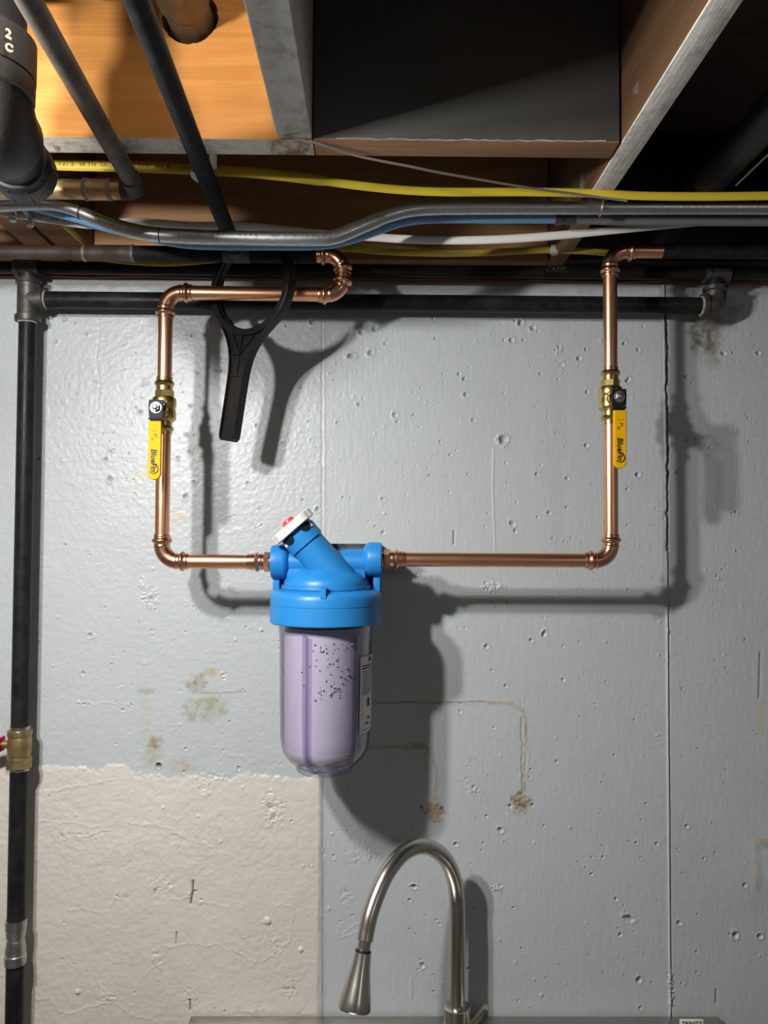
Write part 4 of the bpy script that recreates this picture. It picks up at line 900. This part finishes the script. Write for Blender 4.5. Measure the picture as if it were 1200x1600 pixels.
# ------------------------------------------------------------------ conduit, tubing and cables
cpts = [(-60,322,1.055),(0,322,1.055),(40,320,1.055),(85,320,1.055),(115,327,1.052),(150,341,1.05),(190,356,1.048),(225,364,1.046),(262,368,1.046),(330,371,1.048),(420,373,1.05),(490,373,1.052),(525,370,1.055),(565,354,1.062),(605,338,1.072),(640,329,1.078),(680,326,1.082),(760,325,1.085),(900,325,1.087),(1050,325,1.087),(1200,325,1.087),(1320,325,1.087)]
cl = run_on(catmull([P(*c) for c in cpts], 8))
cdt = thing('metal_conduit', P(380, 372, 1.048), 'bent galvanized metal conduit sagging below the joists', 'conduit')
build('tube', MB().sweep(cl, [0.0078 + 0.0021 * min(1, max(0, (c_.x + 0.47) / 0.10)) if c_.x < 0 else 0.0092 for c_ in cl], 24), M['emt'], cdt)
for px, py in ((129, 331), (252, 368)):
    i = min(range(len(cl)), key=lambda j: (cl[j] - P(px, py, 1.05)).length); t_ = (cl[i + 1] - cl[i]).normalized()
    build('bend_mark', MB().lathe(cl[i] - t_ * 0.0008, t_, [(0, .00985), (0.0001, .01005), (0.0014, .01005), (0.0016, .00985)], 24), M['ink'], cdt)
q = P(938, 322, 1.087)
arc_ = [q + V(0, math.cos(a), math.sin(a)) * 0.0115 for a in [math.radians(200 + 14 * i) for i in range(11)]]
build('strap', MB().sweep([V(q.x, q.y - 0.013, BZ - 0.001)] + arc_ + [V(q.x, q.y + 0.013, BZ - 0.001)], 0.0012, 8, flat=3.0, up=X), M['emt'], cdt)
em = MB()
for i, ch in enumerate('EMT  TYPE  UL  LISTED'):
    px = 330 + i * 8.5
    em.text(ch, 0.0055, P(px, 368.5, 1.048 - 0.0098) , X, Zv, 0.0001)
build('lettering', em, M['ink'], cdt, kind='stuff')
bl = catmull([P(*c) for c in [(-60,318,1.11),(40,320,1.11),(85,330,1.105),(120,339,1.10),(155,350,1.095),(195,360,1.09),(235,369,1.085),(275,377,1.085),(320,381,1.085),(420,382,1.085),(500,381,1.087),(545,373,1.09),(590,358,1.10),(630,345,1.11),(680,340,1.118),(780,340,1.12),(872,340,1.12)]], 8)
bt = thing('blue_water_tube', P(420, 382, 1.085), 'blue plastic water tube tucked under the metal conduit', 'tube')
build('tube', MB().sweep(run_on(bl), 0.0083, 20), M['pex'], bt)
bt_e = bl[-1]
build('fitting', MB().lathe(bt_e - X * 0.005, X, [(0, .009), (0.001, .0105), (0.010, .0105), (0.0105, .0090), (0.018, .0090), (0.0185, .0105), (0.028, .0105), (0.0285, .009)], 22), M['tee_iron'], bt)
build('extension', MB().sweep(catmull([bt_e + X * 0.02, P(1000, 343, 1.12), P(1200, 344, 1.12), P(1320, 345, 1.12), P(2300, 352, 1.12)], 6), 0.0088, 20), M['pex_grey'], bt, label='grey tube beyond the fitting')
def cable(name, pts, r, m, label, flat=0.5, up=(0, 0, 1), cat='cable'):
    cu_ = catmull([P(*c) for c in pts], 8)
    return cu_, build(name, MB().sweep(cu_, r, 14, flat=flat, up=up), m, label=label, cat=cat)
def printed(name, pts, r, m, label, text, p0, size, step, flat=0.6, ink='grey_ink'):
    cu_ = run_on(catmull([P(*c) for c in pts], 8)); t = thing(name, cu_[len(cu_) // 2], label, 'cable')
    rr_ = list(r)[:len(cu_)] if hasattr(r, '__len__') else r; r = rr_[0] if hasattr(r, '__len__') else r
    build('jacket', MB().sweep(cu_, rr_, 14, flat=flat, up=(0, 0, 1)), m, t)
    tb_ = MB()
    for j, ch in enumerate(text):
        px = p0 + j * step
        i = min(range(len(cu_)), key=lambda j_: abs(cu_[j_].x - P(px, 300, cu_[j_].y).x)); c = cu_[i]
        xx = P(px, 300, c.y).x
        i2 = min(i + 1, len(cu_) - 1); i1 = max(i - 1, 0); ta = (cu_[i2] - cu_[i1]).normalized()
        c = c + ta * ((xx - c.x) / max(ta.x, 1e-3))
        tb_.text(ch, size, c + V(0, -r * flat - 0.0003, -size * 0.35), ta, (Zv - ta * ta.z).normalized(), 0.0001)
    build('jacket_print', tb_, M[ink], t)
    return t
printed('yellow_cable', [(-60,252,1.03),(40,256,1.03),(110,258,1.03),(190,260,1.035),(250,262,1.04),(330,266,1.045),(400,270,1.045),(480,279,1.05),(560,290,1.05),(630,297,1.055),(700,300,1.06),(830,300,1.066),(930,302,1.062),(1000,306,1.062),(1100,307,1.062),(1200,306,1.062),(1320,305,1.062)], [0.0078] * 60 + [0.0062] * 200, M['yellow_cable'], 'bright yellow cable strung behind the header board', '12/2 WITH GROUND  TYPE NM-B  600V', 92, 0.0075, 6.5, 0.5)
printed('white_cable', [(-60,326,1.15),(0,332,1.15),(60,340,1.15),(120,349,1.15),(165,352,1.15),(200,347,1.15),(240,349,1.15),(300,353,1.152),(370,353,1.155),(450,360,1.158),(510,366,1.16),(560,369,1.16),(640,374,1.165),(720,375.5,1.165),(800,373,1.16),(880,367,1.155),(1000,355,1.15),(1100,346,1.145),(1200,338,1.145),(1320,328,1.145)], 0.0065, M['white_cable'], 'white cable drooping under the conduit and climbing beyond the right copper elbow', '14/2  NM-B', 46, 0.006, 6, 0.55)
cable('thin_wire', [(424,150,0.925),(426,180,0.925),(434,204,0.922),(452,214,0.92),(500,225,0.92),(560,244,0.935),(640,260,0.955),(700,272,0.975),(830,294,1.02),(900,303,1.04),(935,308,1.046),(980,314,1.05)], 0.0016, M['wire'], 'thin grey wire bent round the end of the short grey joist', 1.0, cat='wire')
ycs = [o for o in bpy.data.objects if o.name == 'yellow_cable'][0]
build('cable_strap', MB().sweep(catmull([P(333, 236, 0.995), P(333, 250, 1.02), P(332, 272, 1.052), P(318, 284, 1.058), P(305, 278, 1.045), P(303, 268, 1.03)], 6), 0.0012, 8, flat=4, up=(0, 0.2, 1)), M['strap'], ycs, label='white cable strap')
yl = thing('yellow_cable', P(650, 396, 1.26), 'dull yellow cable along the sill, stapled to the long joist', 'cable')
cu_ = catmull([P(*c) for c in [(100,350,1.16),(125,373,1.22),(145,392,1.27),(162,403,1.29),(200,408,1.295),(260,411,1.295),(320,407,1.295),(400,398,1.295),(470,388,1.295),(540,388,1.295),(600,393,1.295),(680,396,1.295),(740,395.5,1.295),(800,392.5,1.295),(866,390.5,1.295),(920,393,1.295),(960,396,1.295),(1010,397,1.30)]], 8)
build('jacket', MB().sweep(cu_, 0.0058, 12, flat=0.5, up=(0, 0, 1)), M['olive_cable'], yl)
sq = P(866, 391, 1.288)
build('staple', MB().box((sq.x - 0.006, sq.y - 0.006, sq.z - 0.0075), (sq.x + 0.006, sq.y + 0.006, sq.z + 0.008), 0.002), M['strap'], yl, label='white cable staple')
# clamp with two bolts on the doubled joists
hk = thing('pipe_hanger', P(30, 330, 1.12), 'steel hanger strap with two hex bolts under the doubled joist', 'hanger')
for (px, py), (qx, qy) in (((14, 300), (22, 335)), ((32, 322), (46, 340))):
    build('strap', MB().sweep([P(px, py, 1.06), P((px + qx) / 2, (py + qy) / 2, 1.10), P(qx, qy, 1.135)], 0.0012, 8, flat=3), M['emt'], hk)
for qx, qy in ((20, 338), (47, 346)):
    c = P(qx, qy, 1.135)
    build('bolt', MB().lathe(V(c.x, c.y, c.z - 0.008), Zv, [(0, .0045), (0.001, .0058), (0.005, .0058), (0.005, .0075), (0.0065, .0075), (0.0065, 0.003), (BZ - c.z + 0.008, .003)], 6), M['silver'], hk)

# ------------------------------------------------------------------ faucet and sink
FY = 1.322
rb_ = P(715, 1600, FY); rx = P(714.5, 1500, FY).x
fpts = [(714.5, 1600, FY), (714.5, 1520, FY), (714.5, 1440, FY), (713.5, 1400, FY), (708, 1368, 1.312), (694, 1340, 1.297), (672, 1324, 1.275), (650, 1323, 1.253), (628, 1335, 1.231), (606, 1362, 1.208), (590, 1395, 1.190), (578, 1430, 1.175), (572.5, 1455, 1.167), (570, 1470, 1.162)]
fc = thing('kitchen_faucet', V(rx, FY, P(715, 1600, FY).z), 'brushed nickel gooseneck faucet with a pull-down spray head', 'faucet')
gp = [P(*c) for c in fpts]
gp[0].x = gp[1].x = gp[2].x = rx
gcurve = catmull(gp, 10)
nn = len(gcurve)
build('gooseneck', MB().sweep(gcurve, [0.0136 - 0.0014 * i / nn for i in range(nn)], 32), M['nickel'], fc)
t_ = (P(553, 1578, 1.135) - P(570.5, 1466, 1.164)).normalized()
n0 = gp[-1]
build('neck', MB().lathe(n0 - t_ * 0.003, t_, [(0, .0098), (0.020, .0098)], 28), M['nickel'], fc)
hl = (P(553, 1578, 1.135) - n0).length - 0.014
build('spray_head', MB().lathe(n0 + t_ * 0.0145, t_, [(0, .0112), (0.0008, .0124), (hl * .25, .0142), (hl * .55, .0183), (hl * .8, .0222), (hl * .92, .0236), (hl * .975, .0236), (hl, .0222), (hl, .017), (hl - 0.004, .016)], 40), M['nickel'], fc)
build('seam_ring', MB().lathe(n0 + t_ * 0.0118, t_, [(0, .0100), (0.0002, .0118), (0.0024, .0118), (0.0028, .0100)], 28), M['dark'], fc)
zb0 = P(715, 1571, FY).z
zdeck = zb0 - 0.075
build('base', MB().lathe(V(rx, FY, zb0), -Zv, [(0, .0140), (0.0004, .0205), (0.0014, .0222), (0.045, .0228), (0.07, .0235), (0.075, .027)], 40), M['nickel'], fc)
hv0 = V(rx + 0.012, FY - 0.004, zb0 - 0.046); hv1 = P(760, 1574, FY - 0.02)
build('handle', MB().sweep([hv0, hv0 + (hv1 - hv0) * 0.96, hv1], [0.0062, 0.0062, 0.0052], 20), M['nickel'], fc)
zs_ = P(700, 1588, WY - 0.008).z
sx0 = P(298, 1590, WY - 0.01).x; sx1 = P(1121, 1580, WY - 0.01).x
sk = thing('utility_sink', V((sx0 + sx1) / 2, 1.1, 0), 'stainless steel utility sink with a low backsplash against the wall', 'sink')
bsy = FY + 0.0285
mb = MB().box((sx0, bsy, zs_ - 0.10), (sx1, WY - 0.0075, zs_), 0.0012)
build('backsplash', mb, M['steel'], sk)
build('rolled_edge', MB().sweep([V(sx0, bsy, zs_ - 0.0022), V(sx1, bsy, zs_ - 0.0022)], 0.0022, 12), M['nickel'], sk)
dk0, dkf = zdeck, 0.80
mb = MB().box((sx0, FY - 0.06, zdeck - 0.004), (sx1, bsy, zdeck), 0.001)
build('deck', mb, M['steel'], sk)
bas = MB(); y0_, y1_ = 0.84, FY - 0.06
bas.box((sx0, y0_ - 0.02, zdeck - 0.03), (sx1, y0_, zdeck), 0.004).box((sx0, y0_, zdeck - 0.25), (sx0 + 0.02, y1_, zdeck), 0.004).box((sx1 - 0.02, y0_, zdeck - 0.25), (sx1, y1_, zdeck), 0.004)
bas.box((sx0, y1_ - 0.006, zdeck - 0.25), (sx1, y1_, zdeck - 0.004)).box((sx0, y0_, zdeck - 0.25), (sx1, y0_ + 0.006, zdeck - 0.004)).box((sx0, y0_, zdeck - 0.256), (sx1, y1_, zdeck - 0.25))
build('basin', bas, M['steel'], sk)
for lx_ in (sx0 + 0.03, sx1 - 0.03):
    for ly_ in (y0_ + 0.02, y1_ - 0.02):
        build('leg', tube(V(lx_, ly_, 0), V(lx_, ly_, zdeck - 0.25), 0.018), M['steel'], sk)
# side edge of the splash slopes forward at the right end
build('end_flange', MB().curve2d([[(0, 0), (0.03, 0), (0.075, -0.075), (0, -0.075)]], 0.0012, V(sx1 + 0.0012, WY - 0.009, zs_), V(0, -1, 0), Zv), M['steel'], sk)
plq = P(1080, 1595, bsy)
pq = build('name_plate', MB().box((plq.x - 0.0205, bsy - 0.0016, plq.z - 0.014), (plq.x + 0.0205, bsy - 0.0004, plq.z + 0.0035), 0.0005), M['sticker'], sk, label='pale maker plate')
build('lettering', MB().text('TRINITY', 0.0095, V(plq.x + 0.0005, bsy - 0.0018, plq.z - 0.0068), X, Zv, 0.0001, 0, 0.0002, 'CENTER'), M['ink'], pq)

# ------------------------------------------------------------------ painted block at the right edge
ba = P(1180, 1312, WY); bbm = P(1180, 1391, WY)
bo = thing('wall_block', V(ba.x + 0.07, WY - 0.05, bbm.z), 'grey painted block fixed to the wall at the far right above the sink', 'block')
build('body', MB().box((ba.x, WY - 0.10, bbm.z), (ba.x + 0.14, WY + 0.004, ba.z), 0.003), M['grey_box'], bo)
build('worn_edge', MB().box((ba.x + 0.001, WY - 0.012, ba.z - 0.002), (ba.x + 0.14, WY - 0.001, ba.z + 0.0008), 0.0003), M['tan_edge'], bo, label='bare tan edge')
build('worn_edge', MB().box((ba.x - 0.0008, WY - 0.006, bbm.z + 0.02), (ba.x + 0.002, WY - 0.001, bbm.z + 0.046), 0.0003), M['tan_edge'], bo, label='bare tan edge')
